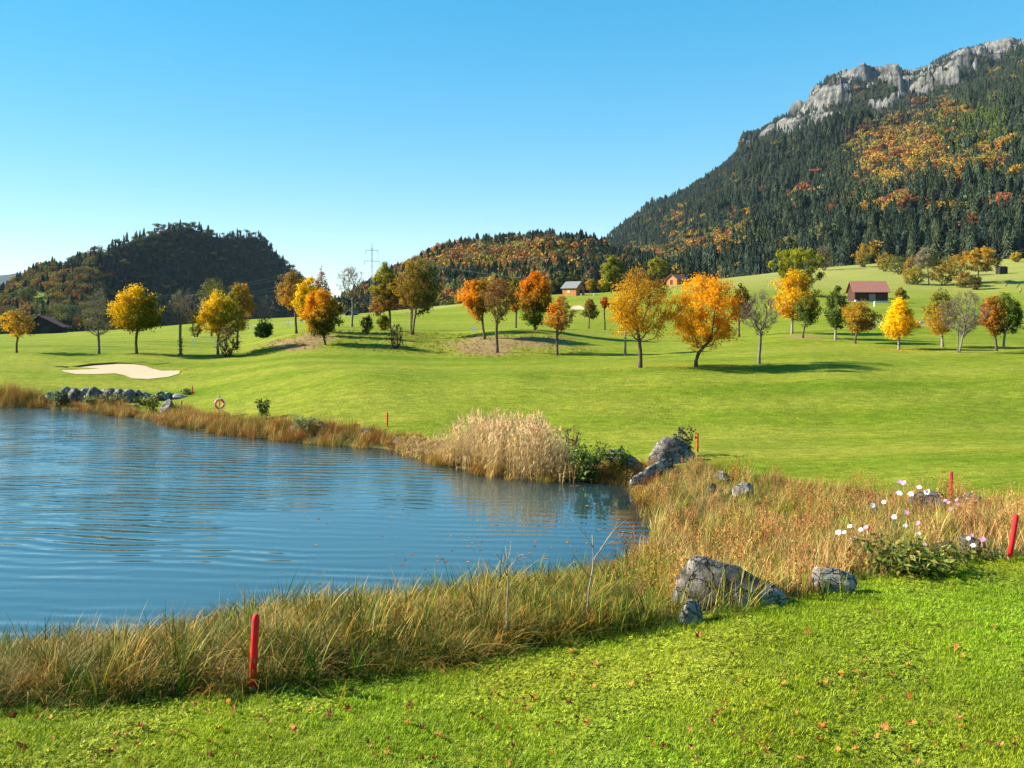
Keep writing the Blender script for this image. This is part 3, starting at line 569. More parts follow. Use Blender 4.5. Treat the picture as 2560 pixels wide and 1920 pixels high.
def hill_z(u, d, which):
    x = (u - U0) / F * d
    if which == 'L':
        z, t = ridge_h(u, d, LH_crest, LH_D, LH_B, 0.95, 15)
        z = z + fbm(x / 90, d / 90, 21, 4) * 14 * smooth(0, .25, t) * (1 - smooth(.8, 1, t))
    elif which == 'M':
        z, t = ridge_h(u, d, MR_crest, MR_D, MR_B, 0.9, 22)
        z = z + fbm(x / 70, d / 70, 31, 4) * 9 * smooth(0, .2, t) * (1 - smooth(.85, 1, t))
    else:
        zb, tb = ridge_h(u, d, BK_crest, BK_D, BK_B, 1.15, 10, 0.7)
        n1 = ridged(x / 260 + d / 900, d / 260, 41, 5) - .55
        zb = zb + n1 * 135 * smooth(.05, .4, tb) * (1 - smooth(.88, 1, tb))
        zf, tf = ridge_h(u, d, FS_crest, FS_D, FS_B, 1.0, 16, 0.55)
        zf = zf + (ridged(x / 200, d / 300, 51, 4) - .55) * 70 * smooth(.03, .3, tf) * (1 - smooth(.85, 1, tf))
        z = np.maximum(zb, zf); t = tb
    return z
def hill_mesh(name, which, u0, u1, nu, d0, d1, nd, label):
    us = np.linspace(u0, u1, nu); dd = np.geomspace(d0, d1, nd)
    Uq, Dq = np.meshgrid(us, dd); x = (Uq - U0) / F * Dq
    z = hill_z(Uq.ravel(), Dq.ravel(), which).reshape(Uq.shape)
    z = np.maximum(z, -60)
    rk = np.zeros(z.size)
    if which == 'R':
        vv = V0 - F * (z - CZ) / Dq
        jx, jy = fbm(x.ravel() / 60, z.ravel() / 40, 61, 3) * 22, fbm(x.ravel() / 60, z.ravel() / 40, 71, 3) * 22
        a, b = Uq.ravel() + jx, vv.ravel() + jy
        m = inpoly(a, b, ROCK_PX)
        for q in ROCK2: m |= inpoly(a, b, q)
        front = Dq.ravel() > 1650
        m &= rock_patch(x.ravel(), z.ravel()); rk = np.where(m & front, 1.0, 0); rk_d = rk * (1 - .8 * smooth(-130, 10, Dq.ravel() - ip(BK_D, Uq.ravel())))
        rr_ = ridged(x.ravel() / 55, z.ravel() / 90, 81, 5) - .5
        cl_ = np.abs(((z.ravel() + fbm(x.ravel() / 120, Dq.ravel() / 120, 83, 3) * 40) / 46) % 1 - .5) * 2
        z = (z.ravel() + rk_d * (rr_ * 52 + (smooth(.35, .65, cl_) - .5) * 20)).reshape(z.shape)
    gr = np.zeros(z.size)
    if which == 'L':
        vv = V0 - F * (z - CZ) / Dq
        gr = np.where((((Uq - 98) / 22) ** 2 + ((vv - 752) / 24) ** 2 < 1).ravel(), 1.0, 0)
    i, j = np.meshgrid(np.arange(nd - 1), np.arange(nu - 1), indexing='ij')
    q = np.stack([i * nu + j, i * nu + j + 1, (i + 1) * nu + j + 1, (i + 1) * nu + j], -1).reshape(-1, 4)
    me = mk_mesh(name, np.c_[x.ravel(), Dq.ravel(), z.ravel()], q, M['hill'], smooth_sh=True, attrs={'gm': np.c_[rk, gr, np.zeros(z.size), np.ones(z.size)]})
    return tag(link(name, me), label, kind='structure')
hill_mesh('wooded_hill', 'L', -500, 830, 150, 415, 1700, 110, 'steep dark wooded hill on the left, its near face in shade')
hill_mesh('wooded_ridge', 'M', 820, 1800, 130, 395, 1100, 80, 'low wooded ridge in autumn colours in the middle distance')
hill_mesh('mountain', 'R', 1200, 3300, 640, 385, 3200, 420, 'high mountain with forested slopes and pale rock cliffs on the right')
# far blue range glimpsed at the left edge
us = np.linspace(-900, 900, 120); top = 684 + fbm(us / 70, us * 0, 91, 4) * 9 + np.maximum(0, (us - 50)) * 0.25
x0 = (us - U0) / F * 9000; ztop = CZ - (top - V0) / F * 9000
Vf = np.concatenate([np.c_[x0, np.full(120, 9000.), ztop], np.c_[x0, np.full(120, 7600.), np.full(120, -60.)], np.c_[x0, np.full(120, 10500.), np.full(120, -60.)]])
k = np.arange(119); qf = np.concatenate([np.c_[120 + k, 121 + k, k + 1, k], np.c_[k, k + 1, 241 + k, 240 + k]])
tag(link('far_hills', mk_mesh('far_hills', Vf, qf, M['hill'], smooth_sh=True, attrs={'gm': np.zeros((360, 4))})), 'far blue hills at the left edge', kind='structure')

# ------------------------------------------------------------------ forest source trees
SRC = {}
def src_coll(name):
    c = bpy.data.collections.new(name); SRC[name] = c; return c
def conifer_mesh(name, mat, tiers, pts, seed):
    r = np.random.default_rng(seed); V, Fc, T = [], [], []; n = 0
    rb = 0.15 + r.random() * 0.035
    for k in range(tiers):
        f = k / tiers; zc = 0.07 + 0.9 * f ** 0.93
        rad = rb * (1 - f) ** 0.8 + 0.012; top = zc + (0.95 / tiers) * 1.75; m = pts
        a = np.arange(m) * 2 * np.pi / m + r.random() * 6
        rr_ = rad * np.where(np.arange(m) % 2 == 0, r.uniform(.8, 1.2, m), r.uniform(.4, .65, m))
        zz = zc - rr_ * r.uniform(.15, .55, m) + np.where(np.arange(m) % 2 == 0, 0, rad * .25)
        V.append(np.r_[np.c_[np.cos(a) * rr_, np.sin(a) * rr_, zz], [[r.normal() * .006, r.normal() * .006, min(top, 1.0)]]])
        Fc.append(np.array([[n + q, n + (q + 1) % m, n + m] for q in range(m)]))
        tv = r.uniform(.6, 1.25); T.append(np.tile([tv, tv, tv], (m + 1, 1)) * r.uniform(.75, 1.2, (m + 1, 1))); n += m + 1
    a = np.arange(4) * np.pi / 2
    V.append(np.r_[np.c_[np.cos(a) * .014, np.sin(a) * .014, np.full(4, -.06)], np.c_[np.cos(a) * .009, np.sin(a) * .009, np.full(4, .3)]])
    Fc.append(np.array([[n + q, n + (q + 1) % 4, n + 4 + (q + 1) % 4] for q in range(4)])); T.append(np.full((8, 3), .5))
    return mk_mesh(name, np.concatenate(V), np.concatenate(Fc), mat, np.concatenate(T))
def quads_at(C, N, size, r):
    """square leaves at centres C with normals N"""
    n = len(C); a = np.cross(N, r.normal(size=(n, 3))); a /= np.linalg.norm(a, axis=1)[:, None] + 1e-9
    b = np.cross(N, a); b /= np.linalg.norm(b, axis=1)[:, None] + 1e-9
    s = np.broadcast_to(size, (n,))[:, None]
    V = np.stack([C - a * s, C - b * s * .62, C + a * s, C + b * s * .62], 1).reshape(-1, 3)
    return V, np.arange(n * 4).reshape(-1, 4)
def broad_mesh(name, mat, nq, size, seed, hh=1.0, lobes=9):
    r = np.random.default_rng(seed); C, N = [], []
    for k in range(lobes):
        c = np.array([r.normal() * .13, r.normal() * .13, r.uniform(.34, .72)]); c[:2] *= 1.3 - abs(c[2] - .5); c = c if k else np.array([0, 0, .52])
        rad = r.uniform(.15, .24) if k else .27; d = r.normal(size=(nq // lobes, 3)); d[:, 2] = np.abs(d[:, 2]) * 1.0 - .25; d /= np.linalg.norm(d, axis=1)[:, None]
        C.append(c + d * rad * r.uniform(.75, 1.08, (len(d), 1))); N.append(d + r.normal(size=d.shape) * .45)
    C = np.concatenate(C); N = np.concatenate(N); N /= np.linalg.norm(N, axis=1)[:, None]
    V, Fq = quads_at(C, N, size * r.uniform(.7, 1.3, len(C)), r)
    t = np.repeat(r.uniform(.65, 1.3, len(C)), 4)[:, None] * np.ones(3) * np.repeat(1 + r.normal(size=(len(C), 3)) * .08, 4, 0)
    V = np.r_[V, [[-.02, -.015, -.05], [.02, -.015, -.05], [0, .02, -.05], [0, 0, .6]]]; n = len(C) * 4
    f3 = np.array([[n, n + 1, n + 3], [n + 1, n + 2, n + 3], [n + 2, n, n + 3]])
    return mk_mesh(name, V, [Fq, f3], mat, np.r_[t, np.full((4, 3), .35)])
fc = src_coll('forest_sources')
def src(coll, name, me):
    o = bpy.data.objects.new(name, me); coll.objects.link(o); return o
for k in range(4): src(fc, 'a_conifer_%d' % k, conifer_mesh('conifer', M['forest_leaf'], 10, 14, 100 + k))
for k in range(4): src(fc, 'b_broad_%d' % k, broad_mesh('broadleaf', M['forest_leaf'], 300, .05, 200 + k))
CON_O = [conifer_mesh('spruce_near', M['forest_leaf_o'], 17, 22, 300 + k) for k in range(4)]
BRO_O = [broad_mesh('broadleaf_near', M['forest_leaf_o'], 700, .034, 400 + k, lobes=14) for k in range(4)]

def gn_instancer(name, pts, rot, scl, col, idx, coll, label):
    n = len(pts); me = bpy.data.meshes.new(name); me.vertices.add(n); me.vertices.foreach_set('co', np.asarray(pts, np.float32).ravel())
    for nm, typ, arr, key in (('rot', 'FLOAT_VECTOR', rot, 'vector'), ('scl', 'FLOAT_VECTOR', scl, 'vector'), ('col', 'FLOAT_COLOR', np.c_[col, np.ones(n)], 'color'), ('idx', 'INT', idx, 'value')):
        a = me.attributes.new(nm, typ, 'POINT'); a.data.foreach_set(key, np.asarray(arr, np.int32 if typ == 'INT' else np.float32).ravel())
    o = link(name, me)
    g = bpy.data.node_groups.new(name + '_scatter', 'GeometryNodeTree')
    g.interface.new_socket('Geometry', in_out='INPUT', socket_type='NodeSocketGeometry'); g.interface.new_socket('Geometry', in_out='OUTPUT', socket_type='NodeSocketGeometry')
    N_, L_ = g.nodes, g.links
    gi, go = N_.new('NodeGroupInput'), N_.new('NodeGroupOutput'); iop = N_.new('GeometryNodeInstanceOnPoints')
    ci = N_.new('GeometryNodeCollectionInfo'); ci.inputs['Collection'].default_value = coll; ci.inputs['Separate Children'].default_value = True; ci.inputs['Reset Children'].default_value = True
    def na(nm, dt):
        q = N_.new('GeometryNodeInputNamedAttribute'); q.data_type = dt; q.inputs['Name'].default_value = nm; return q.outputs['Attribute']
    e2r = N_.new('FunctionNodeEulerToRotation')
    L_.new(gi.outputs[0], iop.inputs['Points']); L_.new(ci.outputs[0], iop.inputs['Instance']); iop.inputs['Pick Instance'].default_value = True
    L_.new(na('rot', 'FLOAT_VECTOR'), e2r.inputs[0]); L_.new(e2r.outputs[0], iop.inputs['Rotation'])
    L_.new(na('scl', 'FLOAT_VECTOR'), iop.inputs['Scale']); L_.new(na('idx', 'INT'), iop.inputs['Instance Index'])
    L_.new(iop.outputs[0], go.inputs[0])
    md = o.modifiers.new('scatter', 'NODES'); md.node_group = g
    return tag(o, label, kind='stuff')

# autumn patches of the mountain, photo positions: (u, v, half width, half height, strength)
AUT_R = [(2270, 395, 130, 75, .85), (2190, 420, 70, 60, .75), (2380, 290, 50, 40, .6), (2350, 450, 180, 50, .6), (2480, 420, 70, 70, .5), (2000, 500, 50, 35, .85), (2220, 470, 60, 45, .75), (2240, 540, 120, 30, .5),
         (2480, 530, 80, 30, .7), (1790, 620, 130, 40, .65), (1850, 545, 60, 30, .45), (1960, 590, 50, 40, .35), (1720, 560, 60, 30, .3), (1890, 480, 40, 25, .3), (2290, 260, 30, 20, .5), (2485, 195, 10, 10, .9), (2050, 450, 30, 15, .4), (1650, 640, 90, 25, .6)]
PAL_R = [(0.27, 0.105, 0.035), (0.33, 0.15, 0.035), (0.19, 0.075, 0.035), (0.33, 0.2, 0.03), (0.22, 0.16, 0.04), (0.14, 0.135, 0.035), (0.17, 0.11, 0.06)]
PAL_C = [(0.033, 0.05, 0.032), (0.042, 0.058, 0.032), (0.027, 0.042, 0.03), (0.055, 0.068, 0.034)]
INDIV = []
def scatter_forest(which, name, u0, u1, d0, d1, n, label):
    r = np.random.default_rng(hash(which) % 1000 if False else {'L': 11, 'M': 12, 'R': 13}[which])
    # uniform over the ground: p(d) ~ d
    d = np.sqrt(r.random(n) * (d1 ** 2 - d0 ** 2) + d0 ** 2); u = r.uniform(u0, u1, n)
    x = (u - U0) / F * d; z = hill_z(u, d, which); v = V0 - F * (z - CZ) / d
    Bt, Dt = {'L': (LH_B, LH_D), 'M': (MR_B, MR_D), 'R': (BK_B, BK_D)}[which]
    keep = (d > ip(Bt, u) + (2 if which != 'R' else -15)) & (d < ip(Dt, u) + 45)
    gz_ = base_h(x, d); keep &= z > gz_ - 3.5
    # visible or nearly so: compare with the running skyline along each sight line
    nb = 900; ub = np.clip(((u - u0) / (u1 - u0) * nb).astype(int), 0, nb - 1)
    order = np.argsort(d); best = np.full(nb, 1e9); vis = np.zeros(n, bool)
    for k in order:
        b = ub[k]; tall = 30 * F / d[k]
        if v[k] - tall < best[b] + 4: vis[k] = True
        best[b] = min(best[b], v[k] - 6 * F / d[k]) if keep[k] else best[b]
    keep &= vis
    typ = np.zeros(n, int); colr = np.zeros((n, 3)); hgt = r.uniform(10, 20.5, n)
    pc = np.array(PAL_C)[r.integers(0, len(PAL_C), n)] * r.uniform(.75, 1.35, (n, 1))
    clump = fbm(x / 45, d / 45, 5, 3)
    if which == 'R':
        au = np.full(n, 0.0)
        for (a, b, w, h, s) in AUT_R: au = np.maximum(au, s * np.exp(-(((u - a) / w) ** 2 + ((v - b) / h) ** 2) * 1.1))
        br = (au + .45 * clump * (au > .1) + .2 * r.normal(size=n)) > .44
        pb = np.array(PAL_R)[np.clip(((r.random(n) * .6 + (clump * .5 + .5) * .4) * len(PAL_R)).astype(int), 0, 6)] * r.uniform(.8, 1.25, (n, 1))
        lightg = np.exp(-(((u - 2440) / 90) ** 2 + ((v - 340) / 60) ** 2)) * .8
        gsel = (r.random(n) < lightg) & ~br; pc[gsel] = np.array([.075, .1, .025]) * r.uniform(.8, 1.2, (gsel.sum(), 1))
        jx, jy = fbm(x / 60, z / 40, 61, 3) * 22, fbm(x / 60, z / 40, 71, 3) * 22
        rock = inpoly(u + jx, v + jy, ROCK_PX) & (d > 1650) & rock_patch(x, z)
        keep &= ~(rock & (r.random(n) < .62 - .5 * clump))
        hgt = np.where(rock, hgt * .62, hgt) ; hgt = np.where((v < 300) & ~rock, hgt * .8, hgt)
    elif which == 'M':
        au = np.clip(.72 - .5 * smooth(1360, 1480, u), .1, 1) * smooth(606, 640, v) * (1 - .75 * smooth(705, 735, v)) + .12
        br = r.random(n) < np.clip(au * (1.05 + 1.5 * clump), 0, .95)
        pb = np.array(PAL_R + [(0.13, 0.13, 0.03)])[r.integers(0, 8, n)] * r.uniform(.8, 1.2, (n, 1)); hgt *= .95
    else:
        au = np.where(u < 300, .62 - .2 * smooth(180, 300, u), .45) + .5 * np.exp(-(((u - 470) / 60) ** 2 + ((v - 560) / 22) ** 2))
        br = r.random(n) < np.clip(au * (1 + 1.4 * clump), 0, .9)
        pb = np.array([(0.24, 0.11, 0.035), (0.28, 0.17, 0.035), (0.17, 0.155, 0.035), (0.13, 0.135, 0.035), (0.09, 0.105, 0.03)])[r.integers(0, 5, n)] * r.uniform(.8, 1.2, (n, 1))
        dk = (u > 280) & (r.random(n) < .8); pb[dk] = np.array([.05, .065, .025]) * r.uniform(.7, 1.4, (dk.sum(), 1))
        keep &= ~(((u - 98) / 22) ** 2 + ((v - 752) / 24) ** 2 < 1)
    if which == 'L': hgt *= np.where(u > 250, .68, .75)
    colr = np.where(br[:, None], pb, pc); hgt = np.where(br, hgt * .88, hgt)
    wid = np.where(br, hgt * r.uniform(.85, 1.25, n), hgt * r.uniform(1.05, 1.6, n))
    idx = np.where(br, 4 + r.integers(0, 4, n), r.integers(0, 4, n))
    K = np.where(keep)[0]
    # the largest in view become single trees
    size = hgt / d; size[~keep] = 0
    inv = keep & (u > 0) & (u < 2560)
    big = set()
    for isb, lim in ((False, {'L': 60, 'M': 70, 'R': 150}[which]), (True, {'L': 60, 'M': 100, 'R': 110}[which])):
        c = np.where(inv & (br == isb))[0]; c = c[np.argsort(-size[c])][:lim]
        for k in c: big.add(int(k)); INDIV.append((which, isb, (x[k], d[k], z[k] - .3), hgt[k], wid[k], colr[k], u[k], v[k]))
    K = np.array([k for k in K if int(k) not in big])
    rot = np.c_[r.normal(size=len(K)) * .03, r.normal(size=len(K)) * .03, r.uniform(0, 6.28, len(K))]
    gn_instancer(name, np.c_[x[K], d[K], z[K] - .4], rot, np.c_[wid[K], wid[K], hgt[K]], colr[K], idx[K], fc, label)
    return len(K)
print('forest', scatter_forest('L', 'hill_forest', -450, 815, 430, 1480, 16000, 'mixed dark forest covering the left hill'),
      scatter_forest('M', 'ridge_forest', 825, 1790, 400, 930, 9000, 'autumn forest covering the low middle ridge'),
      scatter_forest('R', 'mountain_forest', 1330, 3000, 390, 2560, 76000, 'spruce and autumn forest covering the mountain'))
_mb = MB(); _mb.tube([(0, 0, -.06), (.005, 0, .2), (0, .01, .45)], [.022, .017, .01], 6, True); TRK = _mb.mesh('trunk', M['bark'], True)
WHERE = {'L': 'the left hill', 'M': 'the low middle ridge', 'R': 'the right mountain'}
PLACE = {'L': [(90, 'left of the black barn'), (210, 'right above the black barn'), (320, 'behind the slender bare tree'), (9999, 'behind the golden yellow tree')],
         'M': [(1000, 'near the pylon'), (1130, 'right of the three-stemmed tree'), (1260, 'above the fiery orange tree'), (1400, 'above the flame orange tree'), (1520, 'behind the wooden barn'), (9999, 'behind the big golden tree')],
         'R': [(1600, 'behind the tall olive tree'), (1720, 'behind the chalet'), (1850, 'above the bright orange tree'), (1960, 'left of the big olive tree'), (2100, 'right of the big olive tree'), (2220, 'above the red-roofed barn'), (2330, 'above the grey-green willow'), (2440, 'above the broad orange-gold tree'), (9999, 'above the small dark shed')]}
def cname(c):
    r_, g_, b_ = c
    if g_ > r_ * .95: return 'olive'
    if g_ > r_ * .55: return 'yellow-gold'
    if r_ > .3: return 'orange'
    return 'rust-brown'
for (w, isb, loc, h, wd, c, u, v) in INDIV:
    me = R.choice(BRO_O if isb else CON_O)
    if isb:
        o = bpy.data.objects.new('broadleaf_tree', None); COL.objects.link(o); o.location = loc; o.rotation_euler = (0, 0, R.uniform(0, 6.28))
        cr = link('crown', me, o); cr.color = (*c, 1); tk_ = link('trunk', TRK, o); cr.scale = tk_.scale = (wd, wd, h)
    else:
        o = link('spruce_tree', me, loc=loc, rot=(0, 0, R.uniform(0, 6.28))); o.scale = (wd, wd, h); o.color = (*c, 1)
    pl = [t_ for lim, t_ in PLACE[w] if u < lim][0]; sz = 'tall' if h > 16.5 else 'medium' if h > 13 else 'low'
    if isb:
        cn = cname(c); tag(o, '%s %s broadleaf tree on %s, %s' % (sz, cn, WHERE[w], pl), 'tree', '%s %s trees on %s %s' % (sz, cn, WHERE[w], pl))
    else: tag(o, '%s dark green spruce on %s, %s' % (sz, WHERE[w], pl), 'tree', '%s spruces on %s %s' % (sz, WHERE[w], pl))

# ------------------------------------------------------------------ single trees
def env_r(sh, t):
    t = np.clip(t, 0, 1)
    if sh == 'round': return np.sqrt(np.maximum(0, 1 - (2 * t - 1) ** 2))
    if sh == 'ovate': return np.sin(np.pi * t ** .72) ** .75
    if sh == 'vase': return np.sin(np.pi * t ** 1.25) ** .75 * .96 + .04
    if sh == 'cone': return np.minimum(1, t * 5 + .25) * (1 - t) ** .75
    return np.minimum(1, np.minimum(t * 5, (1 - t) * 3.0 + .05)) * .95
def make_tree(q, bush=False):
    r = np.random.default_rng(int(q['u'] * 7 + q['v']))
    d = q['d']; s = d / F
    x0 = (q['u'] - U0) * s; z0 = gz(x0, d) - 0.03
    ztop = CZ - (q['t'] - V0) * s; H = max(ztop - z0, .6)
    zb = 0.05 * H if bush else max(CZ - (q['b'] - V0) * s - z0, .12 * H)
    rx = (q['r'] - q['l']) / 2 * s; cx = ((q['l'] + q['r']) / 2 - q['u']) * s
    sh = q.get('sh', 'round' if bush else 'ovate'); bare = q.get('bare', 0)
    natt = int((95 + 45 * bare) * (1.35 if d < 90 else 1)); natt = min(natt, 210)
    if bush: natt = 90
    t = r.random(natt * 4); a = r.uniform(0, 6.28, natt * 4); rad = r.random(natt * 4) ** .42
    er = env_r(sh, t); ok = r.random(natt * 4) < er ** 1.3 + .06; t, a, rad, er = t[ok][:natt], a[ok][:natt], rad[ok][:natt], er[ok][:natt]
    lump = 1 + .32 * np.sin(a * 3 + r.random() * 6 + t * 5) * np.sin(t * 9 + r.random() * 6)
    att = np.c_[cx + np.cos(a) * rad * er * rx * .93 * lump, np.sin(a) * rad * er * rx * .93 * lump, zb + t * (H - zb) * .97]
    # skeleton
    nodes = []; par = []; path = []
    def addn(p, k): nodes.append(np.array(p, float)); par.append(k); path.append(0 if k < 0 else path[k] + np.linalg.norm(nodes[k] - nodes[-1])); return len(nodes) - 1
    lean = q.get('lean', 0); stems = q.get('stems', 1 if not bush else 6)
    for si in range(stems):
        k = -1; top = (zb + (H - zb) * (.12 if sh in ('vase', 'round') or q.get('fork') or bush else .6))
        if bush: top = H * .3
        ang = si * 6.28 / stems + .4; sp = (.06 if not bush else .16) * H * (stems > 1)
        m = max(4, int(top / .45)); ph = r.random() * 6
        for i in range(m + 1):
            f = i / m
            p = [cx * .5 * f ** 1.5 + lean * (f - .35 * math.sin(f * 4.2)) * .55 + (math.cos(ang) * sp * (.25 + f) if stems > 1 else 0) + .025 * H * math.sin(f * 3.5 + ph) * f,
                 (math.sin(ang) * sp * (.25 + f) if stems > 1 else 0) + .02 * H * math.sin(f * 4 + ph) * f, top * f]
            k = addn(p, k)
        if q.get('fork'):
            for fk in range(q['fork']):
                an = fk * 6.28 / q['fork'] + r.random(); kk = k; L = (H - zb) * r.uniform(.28, .42)
                for i in range(1, 4):
                    f = i / 3; kk = addn(nodes[k] + np.array([math.cos(an) * rx * .42 * f ** .8, math.sin(an) * rx * .42 * f ** .8, L * f]), kk)
    root = nodes[0].copy(); o_ = np.argsort(np.linalg.norm(att - np.array([cx * .5, 0, zb * .8]), axis=1)); tips = []
    for p in att[o_]:
        A = np.array(nodes); dd = np.linalg.norm(A - p, axis=1) + .32 * np.array(path) + np.where(A[:, 2] > p[2] - .05, 2.5 + (A[:, 2] - p[2]), 0) + np.where(A[:, 2] < min(zb * .75, p[2] * .8), 3, 0) * (0 if bush else 1)
        k = int(np.argmin(dd)); b = nodes[k]; seg = p - b; Ls = np.linalg.norm(seg)
        if Ls > .5:
            for f in (.35, .7):
                mid = b + seg * f + np.array([0, 0, -.10 * Ls * math.sin(f * 3.14)]) + r.normal(size=3) * .04 * Ls; k = addn(mid, k)
        k = addn(p, k); tips.append(k)
    n = len(nodes); cnt = np.zeros(n)
    for k in tips: cnt[k] += 1
    for k in range(n - 1, -1, -1):
        if par[k] >= 0: cnt[par[k]] += max(cnt[k], .3)
    tr = q.get('tr', .018 * H ** .9 + .02) / (1 if stems == 1 else 1.5)
    rad_ = tr * (np.maximum(cnt, .5) / max(1, len(tips) / stems)) ** .5; rad_ = np.clip(rad_, .012 * (d / 100), tr)
    A = np.array(nodes); kk = np.array([k for k in range(n) if par[k] >= 0]); pa = A[[par[k] for k in kk]]; pb_ = A[kk]
    ra = np.minimum(rad_[[par[k] for k in kk]], rad_[kk] * 1.6); rb = rad_[kk]
    low = pa[:, 2] < .25; ra = np.where(low & (pa[:, 2] < .02), ra * 1.5, ra)
    # twigs
    ntw = int((2 + 4 * bare)); tw = np.repeat(A[tips], ntw, 0); dirs = tw - np.array([cx * .6, 0, zb * .7 + .1 * H]); dirs /= np.linalg.norm(dirs, axis=1)[:, None] + 1e-6
    dirs = dirs * .7 + r.normal(size=dirs.shape) * .6 + np.array([0, 0, .45]); dirs /= np.linalg.norm(dirs, axis=1)[:, None]
    Lt = r.uniform(.25, .75, len(tw))[:, None] * min(1.2, max(.25, rx * .32))
    te = tw + dirs * Lt
    side = r.random(len(tw)) < (.5 * (bare > 0)); # side twigs
    tw2 = tw[side] + (te - tw)[side] * r.uniform(.3, .7, (side.sum(), 1)); te2 = tw2 + (dirs[side] * .5 + r.normal(size=(side.sum(), 3)) * .6 + [0, 0, .3]) * Lt[side] * .6
    pa = np.r_[pa, tw, tw2]; pb_ = np.r_[pb_, te, te2]; tk = .009 * (d / 95)
    ra = np.r_[ra, np.full(len(tw) + len(tw2), tk)]; rb = np.r_[rb, np.full(len(tw) + len(tw2), tk * .5)]
    dr = pb_ - pa; dr /= np.linalg.norm(dr, axis=1)[:, None] + 1e-9
    ref = np.where(np.abs(dr[:, 2:3]) < .8, [[0, 0, 1.]], [[1., 0, 0]]); aa = np.cross(dr, ref); aa /= np.linalg.norm(aa, axis=1)[:, None] + 1e-9; bb = np.cross(dr, aa)
    big = ra > .022; Vt, Ft = [], []; off = 0
    for sel, ns in ((big, 7), (~big, 3)):
        if not sel.any(): continue
        an = np.arange(ns) * 2 * np.pi / ns; cs, sn = np.cos(an), np.sin(an)
        ring = lambda c, rr__: c[:, None] + rr__[:, None, None] * (cs[None, :, None] * aa[sel][:, None] + sn[None, :, None] * bb[sel][:, None])
        V_ = np.concatenate([ring(pa[sel] - dr[sel] * ra[sel][:, None] * .3, ra[sel]), ring(pb_[sel], rb[sel])], 1)
        m = sel.sum(); j = np.arange(ns); base = (np.arange(m) * 2 * ns)[:, None]
        f_ = np.stack([base + j, base + (j + 1) % ns, base + ns + (j + 1) % ns, base + ns + j], -1).reshape(-1, 4)
        Vt.append(V_.reshape(-1, 3)); Ft.append(f_ + off); off += m * 2 * ns
    e = bpy.data.objects.new(q.get('nm', 'bush'), None); COL.objects.link(e); e.location = (x0, d, z0); e.empty_display_size = .3
    tag(e, q['label'], 'bush' if bush else 'tree', 'bushes on the course and slopes' if bush else 'trees on the golf course')
    link('stems' if bush else 'trunk', mk_mesh('trunk', np.concatenate(Vt), np.concatenate(Ft), M[q.get('bark', 'bark_dark' if bush else 'bark')], smooth_sh=True), e)
    # leaves
    nl = int(q['n'] * (2.7 if bare == 0 else 2.1 if bare < 1 else 1.8)); kt = np.array(tips)[r.random(len(tips)) < .78]; srcp = np.r_[A[kt], te[r.random(len(te)) < .8], te2] if bare else np.r_[A[kt], A[kt], te[r.random(len(te)) < .8]]
    sg = (.18 if bare else .23) * max(.38, min(1.5, rx / 2.2)) * (1.15 if d > 200 else 1)
    if q.get('gap'): sg *= .8
    c = srcp[r.integers(0, len(srcp), nl)] + r.normal(size=(nl, 3)) * sg * [1, 1, .8]
    if q.get('ivy'):
        m = 260; c = np.r_[c, np.c_[r.normal(size=m) * .11, r.normal(size=m) * .11, np.abs(r.random(m) ** 1.3) * 1.5]]
    nl = len(c)
    rel = np.c_[(c[:, 0] - cx) / rx, (c[:, 2] - (zb + H) / 2) / ((H - zb) / 2)]
    g = q.get('g', (.6, -.6)); gn = math.hypot(*g); m = smooth(-.75, .75, (rel[:, 0] * g[0] + rel[:, 1] * g[1]) / gn + r.normal(size=nl) * .33)
    col = np.array(q['c1']) * (1 - m[:, None]) + np.array(q['c2']) * m[:, None]
    col *= r.uniform(.72, 1.28, (nl, 1)) * (1 + r.normal(size=(nl, 3)) * .06)
    col *= np.where(col[:, :1] > col[:, 1:2], [[1.18, 1.24, 1.0]], [[1.25, 1.25, 1.1]])
    if q.get('ivy'): col[-260:] = np.array([.04, .065, .015]) * r.uniform(.6, 1.4, (260, 1))
    N = c - np.array([cx, 0, (zb + H) / 2]); N /= np.linalg.norm(N, axis=1)[:, None] + 1e-6; N = N * .6 + r.normal(size=N.shape) * .6 + [0, 0, .25]; N /= np.linalg.norm(N, axis=1)[:, None]
    sz = q.get('ls', d * .00134) * .82 * r.uniform(.6, 1.25, nl) * (.72 if bare >= 1 else 1)
    V, Fq = quads_at(c, N, sz, r)
    V[:, 2] = np.maximum(V[:, 2], .03)
    link('foliage' if bush else 'crown', mk_mesh('crown', V, Fq, M['tree_leaf'], np.repeat(np.clip(col, .004, .9), 4, 0)), e)
for q in TREES: make_tree(q)
for q in BUSHES: make_tree(q, True)
